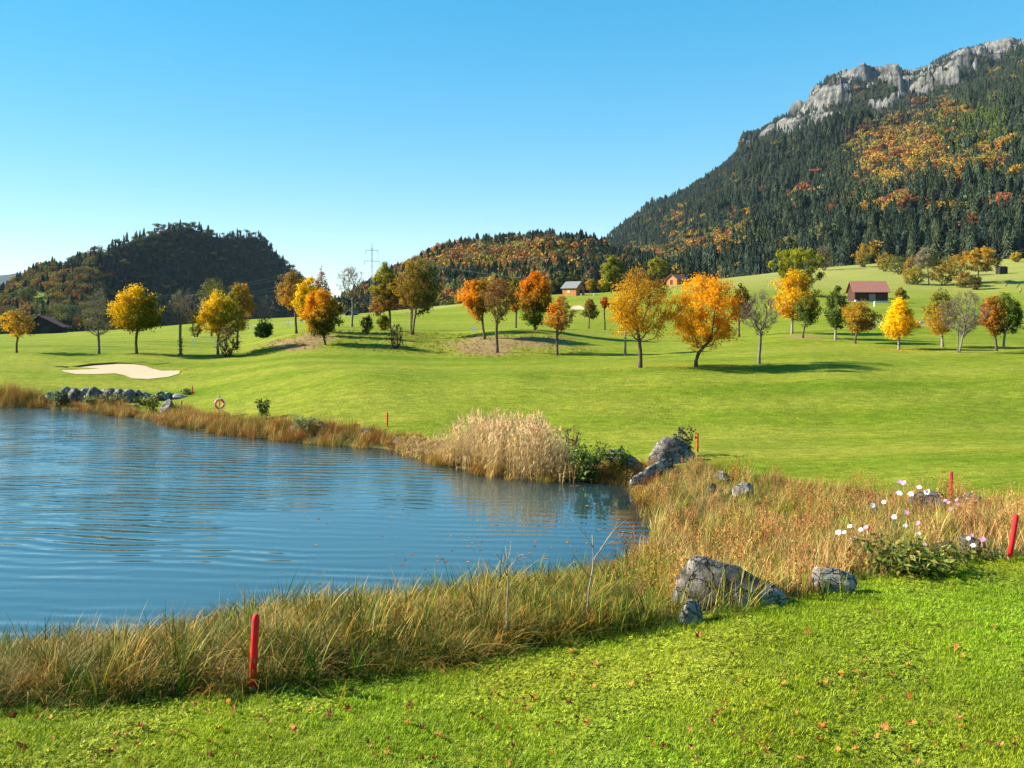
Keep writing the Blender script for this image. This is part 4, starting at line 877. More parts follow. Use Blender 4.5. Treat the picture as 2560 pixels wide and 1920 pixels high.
# ------------------------------------------------------------------ grasses, reeds and weeds
def clump(name, mat, n, seed, rad, h, w, bend, pal, segs=4, hvar=.45, erect=.25, droop=0.0, root=None):
    """n bent tapering blades rooted in a disc; heights, bend and tint vary per blade"""
    r = np.random.default_rng(seed)
    a = r.uniform(0, 6.28, n); q = np.sqrt(r.random(n)) * rad; bx, by = np.cos(a) * q, np.sin(a) * q
    hh = h * r.uniform(1 - hvar, 1, n); la = r.uniform(0, 6.28, n); le = np.abs(r.normal(size=n)) * erect; bd = bend * r.uniform(.2, 1.3, n)
    sa = la + np.pi / 2 + r.normal(size=n) * .4; ww = w * r.uniform(.6, 1.3, n)
    V = np.zeros((n, segs + 1, 2, 3))
    for k in range(segs + 1):
        f = k / segs; out = hh * (le * f + bd * f ** 2.2); zz = hh * (f - droop * bd * f ** 3.5)
        cx_, cy_ = bx + np.cos(la) * out, by + np.sin(la) * out; wk = ww * (1 - f ** 2.2) * .5 + .0004
        for s, sg in ((0, -1), (1, 1)):
            V[:, k, s, 0] = cx_ + np.cos(sa) * wk * sg; V[:, k, s, 1] = cy_ + np.sin(sa) * wk * sg; V[:, k, s, 2] = zz
    base = (np.arange(n) * (segs + 1) * 2)[:, None, None]; k = (np.arange(segs) * 2)[None, :, None]
    Fq = (base + k + np.array([0, 1, 3, 2])[None, None]).reshape(-1, 4)
    c = np.array(pal, float)[r.integers(0, len(pal), n)] * r.uniform(.7, 1.3, (n, 1))
    T = np.repeat(c, (segs + 1) * 2, 0)
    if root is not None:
        f = np.tile(np.repeat(np.linspace(0, 1, segs + 1), 2), n)[:, None]; T = T * (np.array(root) * (1 - smooth(.2, .95, f)) + smooth(.2, .95, f))  # green blade bases, also darkened toward the ground as painted-in shade
    return mk_mesh(name, V.reshape(-1, 3), Fq, mat, T, smooth_sh=True)

def sample_zone(poly_px, dens, seed, bbox, extra=None):
    """uniform points on the ground whose photo position falls in poly_px"""
    r = np.random.default_rng(seed); x0, x1, y0, y1 = bbox
    n = int((x1 - x0) * (y1 - y0) * dens); x, y = r.uniform(x0, x1, n), r.uniform(y0, y1, n)
    z = GH(x, y); u, v = proj(x, y, z)
    k = inpoly(u, v, poly_px) if poly_px is not None else np.ones(n, bool)
    if extra is not None: k &= extra(x, y, z, u, v)
    return x[k], y[k], z[k], u[k], v[k], r
def scatter(name, coll, x, y, z, r, scl, col, idx, label, tilt=.08):
    n = len(x)
    return gn_instancer(name, np.c_[x, y, z], np.c_[r.normal(size=n) * tilt, r.normal(size=n) * tilt, r.uniform(0, 6.28, n)], np.broadcast_to(np.asarray(scl), (n, 3)) if np.ndim(scl) == 2 else np.repeat(np.asarray(scl)[:, None], 3, 1), col, idx, coll, label)
W1 = (1, 1, 1)
# lawn tufts
lc = src_coll('lawn_sources')
LP = [(1, 1, 1), (.8, .95, .7), (1.25, 1.15, 1.2), (1.1, 1.0, .9), (.7, .85, .6)]
for k in range(4): src(lc, 'a%d' % k, clump('lawn_tuft', M['blade'], 34, 500 + k, .085, .032, .004, .55, LP, 3, .5, .5))
def clover_mesh(seed):
    r = np.random.default_rng(seed); V, Fq, T = [], [], []; n = 0
    for k in range(13):
        c = np.array([r.normal() * .045, r.normal() * .045, r.uniform(.012, .03)]); s = r.uniform(.006, .011); a0 = r.uniform(0, 6.28); tl = r.normal(size=2) * .35; tv = r.uniform(.7, 1.35)
        for j in range(3):
            a = a0 + j * 2.1; d1 = np.array([math.cos(a), math.sin(a), 0]); d2 = np.array([-d1[1], d1[0], 0])
            p = [c, c + d1 * s + d2 * s * .6, c + d1 * s * 1.9, c + d1 * s - d2 * s * .6]; p = [q + [0, 0, (q - c)[0] * tl[0] + (q - c)[1] * tl[1]] for q in p]
            V += p; Fq.append([n, n + 1, n + 2, n + 3]); n += 4; T += [[tv, tv, tv * 1.1]] * 4
    return mk_mesh('clover', np.array(V), np.array(Fq), M['blade'], np.array(T))
for k in range(3): src(lc, 'b%d' % k, clover_mesh(520 + k))
soft_lawn = [(-500, 1778), (0, 1765), (300, 1752), (630, 1736), (900, 1700), (1000, 1684), (1300, 1626), (1500, 1594), (1660, 1576), (1720, 1556), (1990, 1506), (2150, 1456), (2350, 1402), (2560, 1394), (2900, 1385), (3300, 2700), (-900, 2700)]
x, y, z, u, v, r = sample_zone(soft_lawn, 250, 31, (-7.5, 10, 4.2, 12.6))
pt = fbm(x * .8, y * .8, 7, 3); cl = (fbm(x * 1.6, y * 1.6, 17, 2) + r.normal(size=len(x)) * .25) > .2
base = np.array([.26, .335, .013])[None] * (1 + .35 * pt[:, None]) * r.uniform(.75, 1.25, (len(x), 1)); base[:, 0] *= 1 + .25 * fbm(x * .5, y * .5, 27, 2)
base[cl] *= [1.05, .98, 1.5]
scatter('lawn_grass', lc, x, y, z, r, r.uniform(.7, 1.3, len(x)), base, np.where(cl, 4 + r.integers(0, 3, len(x)), r.integers(0, 4, len(x))), 'short green lawn grass with clover in the foreground')

# long sedge on the near bank
sc_ = src_coll('sedge_sources')
SED = [(.9, .95, .6), (1.15, .95, .6), (.55, .75, .4), (1.5, 1.15, .85), (.75, .85, .5), (1.3, .85, .4), (1.6, 1.35, 1.1)]
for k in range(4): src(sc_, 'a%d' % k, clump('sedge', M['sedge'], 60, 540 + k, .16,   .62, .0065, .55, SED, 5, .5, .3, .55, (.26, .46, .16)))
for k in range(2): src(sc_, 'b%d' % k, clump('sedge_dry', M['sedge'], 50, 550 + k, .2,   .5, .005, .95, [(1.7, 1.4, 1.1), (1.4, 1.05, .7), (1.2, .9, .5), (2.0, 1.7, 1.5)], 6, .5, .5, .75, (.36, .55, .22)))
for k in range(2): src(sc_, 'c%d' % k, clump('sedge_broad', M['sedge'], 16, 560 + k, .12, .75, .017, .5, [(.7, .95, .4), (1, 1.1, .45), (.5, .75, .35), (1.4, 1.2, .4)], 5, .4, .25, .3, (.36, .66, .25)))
x, y, z, u, v, r = sample_zone(near_px, 64, 41, (-11, 3, 6.5, 17), lambda x, y, z, u, v: ~inpoly(x, y, POND) | (polydist(x, y, POND) < .3))
g1 = smooth(200, 900, u) ; sclr = np.interp(u, [-400, 0, 500, 700, 1300, 1660], [.8, .8, .82, .92, .9, .86]) * r.uniform(.5, 1.25, len(x)) * (1 + .25 * fbm(x * 1.1, y * 1.1, 58, 2)) * np.interp(polydist(x, y, POND), [0, 1.5, 3.5, 5, 6], [.95, 1.05, 1.0, .9, .8])
pz = fbm(x * .6, y * .6, 8, 3)
c = np.array([.25, .185, .07])[None] * (1 - .35 * pz[:, None]) * r.uniform(.75, 1.25, (len(x), 1)); gsel = (r.random(len(x)) < .36 + .5 * pz + .3 * smooth(700, 1150, u)); c[gsel] = np.array([.105, .125, .02]) * r.uniform(.7, 1.3, (gsel.sum(), 1))
osel = r.random(len(x)) < .12; c[osel] = np.array([.38, .2, .04]) * r.uniform(.8, 1.2, (osel.sum(), 1))
q = r.random(len(x)); ix = np.where(q < .48, r.integers(0, 4, len(x)), np.where(q < .86, 4 + r.integers(0, 2, len(x)), 6 + r.integers(0, 2, len(x))))
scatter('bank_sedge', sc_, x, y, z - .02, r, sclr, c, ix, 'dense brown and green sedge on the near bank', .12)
# low fringe where sedge meets the lawn
fr_px = [(-400, 1815), (0, 1790), (630, 1752), (900, 1716), (1300, 1646), (1660, 1594), (1990, 1512), (2350, 1416), (2700, 1402), (2700, 1380), (2350, 1392), (1990, 1488), (1660, 1566), (1300, 1610), (900, 1680), (630, 1715), (0, 1745), (-400, 1770)]
x, y, z, u, v, r = sample_zone(fr_px, 40, 42, (-8, 9, 6.5, 13))
c = np.array([.09, .14, .012])[None] * r.uniform(.7, 1.4, (len(x), 1))
scatter('edge_grass', sc_, x, y, z - .01, r, r.uniform(.16, .36, len(x)), c, r.integers(0, 4, len(x)), 'ragged taller grass along the lawn edge', .15)

# dry weeds on the right bank
wc = src_coll('weed_sources')
WD = [(1, .85, .55), (1.3, 1.05, .7), (.8, .75, .4), (1.1, .6, .35), (1.5, 1.25, .85), (.7, .8, .35)]
for k in range(4): src(wc, 'a%d' % k, clump('weed', M['sedge'], 70, 570 + k, .2, .55, .006, .45, WD, 4, .55, .28, .3))
def seedy(seed):
    r = np.random.default_rng(seed); mb = MB()
    for k in range(7):
        b = np.array([r.normal() * .12, r.normal() * .12, 0]); h = r.uniform(.4, .7); ln = r.normal(size=2) * .12; cc = np.array([1.0, .55, .32]) * r.uniform(.7, 1.4)
        pts = np.array([b + [ln[0] * f, ln[1] * f, h * f] for f in (0, .5, 1)]); mb.tube(pts, [.004, .003, .0015], 3, False, cc)
        for j in range(14):
            p = pts[0] * 0 + b + [ln[0] * .8, ln[1] * .8, h * r.uniform(.5, 1.02)] + r.normal(size=3) * .035; s = r.uniform(.008, .018); n_ = r.normal(size=3); n_ /= np.linalg.norm(n_)
            Vq, Fq = quads_at(p[None], n_[None], s, r); mb.add(Vq, Fq, cc * r.uniform(.7, 1.3))
    return mb.mesh('seedhead_weed', M['sedge'])
for k in range(3): src(wc, 'b%d' % k, seedy(580 + k))
for k in range(2): src(wc, 'c%d' % k, clump('weed_leafy', M['sedge'], 26, 590 + k, .2, .34, .028, .6, [(.55, .8, .25), (.75, .95, .3), (1.0, .9, .3)], 4, .5, .5, .3))
def notpond(x, y, z, u, v): return ~inpoly(x, y, POND) | (polydist(x, y, POND) < .25)
x, y, z, u, v, r = sample_zone(weed_px, 13, 51, (1.2, 14.5, 9.4, 30), notpond)
pz = fbm(x * .45, y * .45, 18, 3)
c = np.array([.36, .3, .15])[None] * r.uniform(.75, 1.25, (len(x), 1))
rs = r.random(len(x)) < np.clip(.18 + .5 * pz + .3 * np.exp(-((u - 2100) / 230) ** 2), 0, .8); c[rs] = np.array([.3, .19, .11]) * r.uniform(.7, 1.3, (rs.sum(), 1))
gs = r.random(len(x)) < np.clip(.36 - .5 * pz + .25 * np.exp(-((u - 1760) / 90) ** 2 - ((v - 1330) / 60) ** 2), 0, .6); c[gs] = np.array([.22, .23, .06]) * r.uniform(.7, 1.3, (gs.sum(), 1))
sclr = r.uniform(.55, 1.25, len(x)) * (1 + .35 * fbm(x * .9, y * .9, 28, 2)) * np.interp(v, [1160, 1260, 1400, 1500, 1580], [.75, .9, 1.0, .9, .75])
scatter('bank_weeds', wc, x, y, z - .02, r, sclr, c, np.where(r.random(len(x)) < .6, r.integers(0, 4, len(x)), 4 + r.integers(0, 5, len(x))), 'tan and rust dry weeds on the right bank', .12)

# far shore fringe
def farfr(x, y, z, u, v):
    pdv = polydist(x, y, POND); ins_ = inpoly(x, y, POND)
    w = np.interp(u, [-400, 0, 120, 200, 300, 380, 420, 900, 1000, 1060], [1.6, 1.6, 1.6, .9, 1.6, .6, 1.7, 1.5, 1.2, 1.2])
    return (np.where(ins_, -pdv, pdv) < w) & (np.where(ins_, -pdv, pdv) > -.3) & (u < 1640)
x, y, z, u, v, r = sample_zone(None, 9, 61, (-42, 4.5, 22, 54), farfr)
c = np.array([.38, .28, .1])[None] * r.uniform(.7, 1.3, (len(x), 1)); gs = r.random(len(x)) < .25; c[gs] = np.array([.17, .16, .035]) * r.uniform(.7, 1.3, (gs.sum(), 1))
osel = r.random(len(x)) < .2; c[osel] = np.array([.25, .115, .03]) * r.uniform(.8, 1.2, (osel.sum(), 1))
hf = np.interp(u, [-400, 0, 100, 170, 220, 300, 390, 430, 900, 1000, 1100], [1.9, 1.9, 1.6, .5, 1.0, 1.3, .5, 1.3, 1.1, .9, .9])
scatter('shore_grass', wc, x, y, np.maximum(z, WZ - .05), r, np.c_[r.uniform(.9, 1.4, len(x)), r.uniform(.9, 1.4, len(x)), hf * r.uniform(.7, 1.15, len(x))], c, r.integers(0, 4, len(x)), 'orange-tan grass fringe along the far shore', .1)

# rough grass and dead stems on the mound
mound_px = [(590, 892), (640, 872), (700, 846), (760, 833), (850, 826), (1000, 828), (1120, 834), (1200, 838), (1330, 828), (1440, 845), (1500, 882), (1400, 893), (1250, 896), (1100, 890), (980, 884), (860, 872), (740, 876), (640, 893)]
x, y, z, u, v, r = sample_zone(mound_px, 6.5, 65, (-32, 12, 56, 102))
pz = fbm(x * .3, y * .3, 38, 3); c = np.array([.16, .2, .02])[None] * r.uniform(.6, 1.3, (len(x), 1)); bs = r.random(len(x)) < .4 + .5 * pz; c[bs] = np.array([.26, .185, .075]) * r.uniform(.6, 1.3, (bs.sum(), 1))
scatter('mound_grass', wc, x, y, z - .02, r, r.uniform(.18, .5, len(x)), c, r.integers(0, 9, len(x)), 'rough grass and dead stems on the mound', .15)
# reed bed with plumes
rc = src_coll('reed_sources')
def reed(seed, plume):
    r = np.random.default_rng(seed); mb = MB()
    for k in range(9):
        b = np.array([r.normal() * .14, r.normal() * .14, 0]); h = r.uniform(.78, 1.0); ln = r.normal(size=2) * .07; t = np.array([1, .86, .6]) * r.uniform(.75, 1.25)
        P_ = lambda f: b + np.array([ln[0] * f ** 1.5, ln[1] * f ** 1.5, h * f])
        mb.tube([P_(f) for f in (0, .35, .7, 1)], [.0045, .004, .003, .0015], 3, False, t)
        for j in range(7):
            f = r.uniform(.15, .9); p = P_(f); a = r.uniform(0, 6.28); L = r.uniform(.1, .2); d1 = np.array([math.cos(a), math.sin(a), 0]); d2 = np.array([-d1[1], d1[0], 0]) * .006
            q1, q2 = p + d1 * L * .5 + [0, 0, L * .55], p + d1 * L + [0, 0, L * r.uniform(-.1, .5)]
            mb.add([p - d2, p + d2, q1 + d2, q1 - d2], [[0, 1, 2, 3]], t * r.uniform(.8, 1.25)); mb.add([q1 - d2, q1 + d2, q2], [[0, 1, 2]], t * r.uniform(.8, 1.25))
        if plume and r.random() < .6:
            for j in range(34):
                f = r.random(); p = P_(1) + [ln[0] * .6 * f + r.normal() * .012 * (1 - f + .2), ln[1] * .6 * f + r.normal() * .012 * (1 - f + .2), -.02 + .11 * f]; n_ = r.normal(size=3); n_[2] *= .2; n_ /= np.linalg.norm(n_)
                Vq, Fq = quads_at(p[None], n_[None], r.uniform(.01, .022), r); mb.add(Vq, Fq, np.array([1.3, 1.12, 1.0]) * r.uniform(.8, 1.2))
    return mb.mesh('reed', M['blade'])
for k in range(3): src(rc, 'a%d' % k, reed(600 + k, True))
for k in range(2): src(rc, 'b%d' % k, reed(610 + k, False))
reed_px = [(960, 1118), (985, 1128), (1050, 1150), (1130, 1174), (1220, 1196), (1300, 1205), (1400, 1210), (1450, 1206), (1440, 1160), (1300, 1140), (1150, 1128), (1050, 1112)]
x, y, z, u, v, r = sample_zone(reed_px, 13, 71, (-7, 4, 24, 38))
hr = np.interp(u, [940, 1000, 1060, 1120, 1200, 1340, 1400, 1450], [.35, .45, .6, 1.05, 1.6, 1.62, 1.25, .8]) * np.where(r.random(len(x)) < .5, r.uniform(.45, .8, len(x)), r.uniform(.75, 1.12, len(x)))
c = np.array([.54, .45, .28])[None] * r.uniform(.8, 1.2, (len(x), 1))
scatter('reed_bed', rc, x, y, np.maximum(z, WZ - .1), r, np.c_[np.full(len(x), 1.15), np.full(len(x), 1.15), hr], c, np.where(hr > 1.25, r.integers(0, 3, len(x)), 3 + r.integers(0, 2, len(x))), 'stand of pale dry reeds with feathery plumes at the pond corner', .05)

# ------------------------------------------------------------------ leafy plants near the water
def leafy(name, label, cat, base, h, rx, nl, size, pal, stems=7, seed=1, part='foliage', group=None):
    r = np.random.default_rng(seed); e = bpy.data.objects.new(name, None); COL.objects.link(e); e.location = base; e.empty_display_size = .1
    tag(e, label, cat, group); mb = MB(); C, S = [], []
    for k in range(stems):
        a = r.uniform(0, 6.28); L = h * r.uniform(.65, 1); o = rx * math.sqrt(r.random()); b = np.array([math.cos(a), math.sin(a), 0]) * rx * .25
        tip = np.array([math.cos(a) * o, math.sin(a) * o, L]); pts = np.array([b + (tip - b) * f + np.array([0, 0, .06 * L * math.sin(f * 3.1)]) for f in np.linspace(0, 1, 6)])
        mb.tube(pts, np.linspace(.012, .003, 6) * min(1.5, max(.5, h)), 5, True)
        m = nl // stems; f = r.random(m) ** .7; p = pts[np.clip((f * 5).astype(int), 0, 5)] + r.normal(size=(m, 3)) * [rx * .2, rx * .2, h * .06]; C.append(p)
    C = np.concatenate(C); C[:, 2] = np.maximum(C[:, 2], .04); N = r.normal(size=C.shape) * .55 + [0, 0, .8]; N /= np.linalg.norm(N, axis=1)[:, None]
    V, Fq = quads_at(C, N, size * r.uniform(.6, 1.3, len(C)), r)
    V = V.reshape(-1, 4, 3); V[:, [0, 2], 2] -= size * .25; V = V.reshape(-1, 3)
    col = np.array(pal)[r.integers(0, len(pal), len(C))] * r.uniform(.7, 1.3, (len(C), 1))
    link('stem', mb.mesh('stem', M['bark_dark'], True), e); link(part, mk_mesh(part, V, Fq, M['plant_leaf'], np.repeat(col, 4, 0)), e)
    return e
GL = [(.06, .12, .015), (.1, .16, .02), (.15, .18, .025), (.04, .08, .012)]
leafy('shrub', 'small bright green sapling on the far shore right of the life ring', 'shrub', hit(660, 1048), 1.1, .35, 420, .065, GL, 7, 11)
leafy('shrub', 'dark purple-leaved shrub behind the large grey boulder', 'shrub', hit(1708, 1142), 1.12, .42, 330, .06, [(.05, .035, .03), (.08, .045, .035), (.06, .06, .03)], 8, 12)
leafy('shrub', 'green leafy rush clump between the reeds and the boulders', 'shrub', hit(1470, 1196), 1.25, .62, 900, .06, GL + [(.18, .19, .04)], 16, 13)
leafy('shrub', 'green bush touching the left side of the pale boulders', 'shrub', hit(1545, 1178), .85, .5, 520, .06, GL, 10, 14)
leafy('shrub', 'reddish dry shrub at the right end of the reeds', 'shrub', hit(1425, 1150), 1.25, .4, 320, .05, [(.2, .1, .04), (.14, .09, .04), (.1, .1, .03)], 9, 15)
leafy('shrub', 'pale grey-green shrub on the far shore beside a dark stone', 'shrub', hit(762, 1088), .85, .55, 480, .06, [(.24, .26, .12), (.16, .2, .06), (.2, .2, .08)], 10, 16)
leafy('shrub', 'small pale weed right beside the life ring post', 'shrub', hit(570, 1048), .45, .25, 150, .05, [(.2, .24, .08), (.14, .2, .05)], 6, 17)
leafy('shrub', 'grey-green bush at the left end of the stone row', 'shrub', hit(142, 1016), .95, .65, 380, .08, [(.13, .17, .06), (.2, .22, .1), (.09, .13, .03)], 9, 18)
leafy('shrub', 'bright green bush in the middle of the stone row', 'shrub', hit(225, 1016), .7, .45, 260, .07, [(.12, .18, .035), (.18, .22, .06)], 8, 19)
leafy('shrub', 'broad olive bush right of the middle of the stone row', 'shrub', hit(290, 1018), .95, .85, 460, .08, [(.14, .15, .05), (.2, .17, .07), (.1, .13, .03)], 11, 20)
leafy('shrub', 'dark green bush near the right end of the stone row', 'shrub', hit(358, 1012), .6, .5, 260, .07, [(.05, .09, .02), (.08, .12, .03)], 8, 21)
leafy('shrub', 'yellow-green bush at the water by the jutting stone', 'shrub', hit(375, 1036), 1.2, .5, 380, .08, [(.2, .22, .03), (.26, .2, .03), (.12, .15, .03)], 9, 22)
leafy('shrub', 'dark low bush at the tip of the stone row by a stake', 'shrub', hit(472, 986), .32, .55, 160, .07, [(.05, .08, .02), (.09, .1, .04)], 6, 23)

# anemones: leafy mound, stems and flowers
def petals_mesh(name, white):
    V, Fq, T = [], [], []; n = 0; r = np.random.default_rng(3 + white)
    for k in range(6):
        a = k * 1.047 + r.normal() * .06; d1 = np.array([math.cos(a), math.sin(a), 0]); d2 = np.array([-d1[1], d1[0], 0]); s = r.uniform(.9, 1.1)
        p = [d1 * .12, d1 * .55 * s + d2 * .36 + [0, 0, .1], d1 * .95 * s + d2 * .22 + [0, 0, .16], d1 * 1.0 * s - d2 * .2 + [0, 0, .16], d1 * .55 * s - d2 * .36 + [0, 0, .1]]
        V += [q + np.array([0, 0, .02 * (k % 2)]) for q in p]; Fq.append([n, n + 1, n + 2, n + 3, n + 4]); n += 5
        T += [np.array([.84, .82, .8]) * r.uniform(.95, 1.05) if white else np.array([.6, .26, .5]) * r.uniform(.85, 1.2)] * 5
    return mk_mesh(name, np.array(V), np.array(Fq), M['plant_leaf'], np.array(T))
PET = {1: petals_mesh('petals', 1), 0: petals_mesh('petals', 0)}
mbc = MB(); mbc.tube([(0, 0, -.06), (0, 0, .05), (0, 0, .12)], [.12, .19, .08], 8, True); CEN = mbc.mesh('centre', mat_flat('flower_centre', (.55, .33, .02)), True)
M['stem_green'] = mat_flat('green_stem', (.12, .14, .03))
FL1 = [(2248, 1233, 1), (2277, 1235, 1), (2298, 1218, 1), (2318, 1230, 1), (2181, 1263, 1), (2210, 1255, 1), (2235, 1292, 1), (2266, 1281, 0), (2263, 1314, 1), (2296, 1308, 0), (2295, 1332, 1), (2152, 1324, 1), (2165, 1318, 0), (2125, 1316, 1), (2096, 1331, 1), (2111, 1331, 1), (2167, 1375, 1), (2311, 1361, 0), (2249, 1204, 0), (2260, 1207, 0)]
FL2 = [(2421, 1346, 1), (2433, 1364, 1), (2412, 1351, 0), (2428, 1338, 0), (2458, 1348, 0), (2462, 1388, 0)]
FL3 = [(2363, 1251, 0), (2371, 1256, 0), (2392, 1250, 0), (2388, 1260, 0), (2376, 1271, 0), (2393, 1263, 0)]
def anemone(e, flowers, d, seed):
    r = np.random.default_rng(seed); o = np.array(e.location)
    for (fu, fv, wt) in flowers:
        p = P(fu, fv, d + r.uniform(-.3, .5)) - o; b = np.array([p[0] * .45 + r.normal() * .08, p[1] * .5 + r.normal() * .06, .02])
        mb = MB(); mb.tube([b + (p - b) * f + np.array([0, 0, .05 * math.sin(f * 3.1)]) for f in np.linspace(0, 1, 6)], np.linspace(.005, .0025, 6), 4, False); link('flower_stem', mb.mesh('flower_stem', M['stem_green'], True), e)
        s = r.uniform(.03, .043); f = link('flower', PET[wt], e, p, (r.uniform(.6, 1.15), r.normal() * .25, r.uniform(-1.3, -.2))); f.scale = (s, s, s)
        c = link('flower_centre', CEN, f)
AN = [(.1, .15, .02), (.16, .2, .025), (.06, .1, .015), (.22, .2, .03), (.14, .09, .02)]
e1 = leafy('anemone_plant', 'wide leafy anemone clump with many white flowers on tall stems', 'flower', hit(2265, 1432), .48, .72, 900, .05, AN, 20, 31); anemone(e1, FL1, hit(2265, 1432)[1] + .35, 1)
e2 = leafy('anemone_plant', 'small anemone clump with pink and white flowers near the leaning stake', 'flower', hit(2440, 1402), .22, .4, 200, .04, AN, 8, 32); anemone(e2, FL2, hit(2440, 1402)[1] + .2, 2)
e3 = leafy('anemone_plant', 'deep pink anemones on the stones below the far right stake', 'flower', hit(2380, 1300), .25, .35, 160, .04, AN, 7, 33); anemone(e3, FL3, hit(2380, 1300)[1], 3)

# tall iris blades that rise above the sedge
IR = [(432, 1480, 1600, 2), (525, 1490, 1620, 2), (545, 1500, 1640, 1), (28, 1555, 1700, 2), (635, 1500, 1690, 3), (865, 1440, 1540, 3), (900, 1430, 1520, 3), (985, 1428, 1530, 3), (1065, 1410, 1600, 3), (1135, 1398, 1560, 2), (1180, 1415, 1580, 2), (1345, 1445, 1600, 3), (1500, 1450, 1600, 4), (1555, 1440, 1590, 4), (1625, 1420, 1570, 4), (1700, 1440, 1545, 3), (2010, 1400, 1500, 4), (2065, 1410, 1505, 3), (2475, 1330, 1392, 4), (2110, 1415, 1495, 3)]
IRP = ['at the left edge of the sedge', 'left of the near red stake', 'beside the twiggy dead stalk', 'near the right end of the sedge', 'in front of the big boulder', 'beside the small pale rock', 'among the anemones']
for i, (iu, it, ib, nb) in enumerate(IR):
    p = hit(iu, ib); h = (ib - it) * p[1] / F
    me = clump('blades', M['blade_o'], nb + 1, 700 + i, .04, h * 1.02, .02, .16, [(.9, 1.05, .45), (.6, .85, .4), (1.3, 1.15, .5)], 6, .35, .12, .1)
    o = link('iris_plant', me, loc=p); o.color = (.16, .19, .035, 1)
    wh = IRP[0] if iu < 300 else IRP[1] if iu < 640 else IRP[2] if iu < 1400 else IRP[3] if iu < 1660 else IRP[4] if iu < 1800 else IRP[5] if iu < 2200 else IRP[6]
    tag(o, 'tall green iris blades rising %s' % wh, 'plant', 'iris blades ' + wh)
# bent yellow blades near the stake
for i, (iu, it, ib, ln_) in enumerate([(770, 1660, 1700, .5), (850, 1690, 1770, .1), (600, 1690, 1740, .5)]):
    p = hit(iu, ib); h = (ib - it) * p[1] / F * 1.2
    o = link('iris_plant', clump('blades', M['blade_o'], 3, 730 + i, .03, h, .018, 1.1 if ln_ > .2 else .2, [(1.6, 1.3, .5), (1.2, 1.2, .5)], 7, .2, .25, .8), loc=p); o.color = (.24, .2, .03, 1)
    tag(o, ['arched yellow blade right of the near red stake', 'single dry blade standing in the lawn edge', 'arched yellow blade left of the near red stake'][i], 'plant')

# two dead stalks standing in the sedge
def stalk(label, base_px, lines, seed):
    p = hit(*base_px); d = p[1]; mb = MB()
    for (pts, r0) in lines:
        q = np.array([P(a, b, d + dd) - p for a, b, dd in pts]); n = 9; t = np.linspace(0, 1, len(q)); tt = np.linspace(0, 1, n)
        qq = np.c_[[np.interp(tt, t, q[:, k]) for k in range(3)]].T; qq += np.random.default_rng(seed).normal(size=qq.shape) * .006
        mb.tube(qq, np.linspace(r0 * 1.05, r0 * .5, n), 6, True)
    tag(link('dead_stalk', mb.mesh('dead_stalk', M['bark_pale'], True), loc=p), label, 'plant')
stalk('dry grey branching stalk in front of the pond, left of the two', (1265, 1620), [([(1265, 1620, 0), (1268, 1560, 0), (1270, 1450, 0), (1268, 1365, .02)], .011), ([(1268, 1440, 0), (1255, 1405, -.1), (1243, 1385, -.15)], .006), ([(1269, 1430, 0), (1290, 1400, .1), (1303, 1385, .15)], .006), ([(1269, 1412, 0), (1275, 1380, .1), (1280, 1352, .2)], .005), ([(1269, 1420, 0), (1262, 1390, -.05), (1257, 1372, -.1)], .005), ([(1290, 1400, .1), (1296, 1375, .15)], .004)], 1)
stalk('dry grey forked stalk in front of the pond, right of the two', (1468, 1585), [([(1468, 1585, 0), (1472, 1480, 0), (1484, 1410, 0), (1482, 1340, .05)], .012), ([(1474, 1440, 0), (1450, 1410, -.1), (1432, 1385, -.15), (1428, 1365, -.2)], .007), ([(1484, 1408, 0), (1505, 1370, .1), (1535, 1325, .2), (1568, 1300, .3)], .007), ([(1500, 1380, .1), (1520, 1345, .2), (1545, 1308, .25)], .005), ([(1484, 1370, .03), (1465, 1340, 0), (1430, 1298, 0)], .005), ([(1505, 1370, .1), (1540, 1350, .2), (1560, 1335, .25)], .004)], 2)

# ------------------------------------------------------------------ stones
def rock_mesh(name, size, seed, mat, cuts=7, sub=4, prof=None, rough=.06, planes=()):
    import bmesh
    r = np.random.default_rng(seed); bm = bmesh.new(); bmesh.ops.create_icosphere(bm, subdivisions=sub, radius=1.0)
    V = np.array([v.co[:] for v in bm.verts]); Fc = np.array([[v.index for v in f.verts] for f in bm.faces]); bm.free()
    for k in range(cuts):
        n = r.normal(size=3); n /= np.linalg.norm(n); h = r.uniform(.45, .75); s = V @ n; V = np.where((s > h)[:, None], V - n * (s - h)[:, None] * .92, V)
    for n, h in planes:
        n = np.array(n, float); n /= np.linalg.norm(n); s = V @ n; V = np.where((s > h)[:, None], V - n * (s - h)[:, None] * .88, V)
    ns = fbm(V[:, 0] * 2 + 7 + seed, V[:, 1] * 2 + V[:, 2] * 1.7, seed, 5, .6) * rough * 2.2 + (ridged(V[:, 0] * 3 + seed, V[:, 2] * 3 + V[:, 1] * 2, seed + 5, 4) - .6) * rough * 1.6
    V = V * (1 + ns[:, None])
    V = V * np.array(size) / 2
    if prof is not None: V[:, 2] *= np.interp(V[:, 0] / (size[0] / 2), prof[0], prof[1])
    V[:, 2] = np.where(V[:, 2] < -size[2] * .28, -size[2] * .28 + (V[:, 2] + size[2] * .28) * .2, V[:, 2])
    return mk_mesh(name, V, Fc, mat, smooth_sh=True)
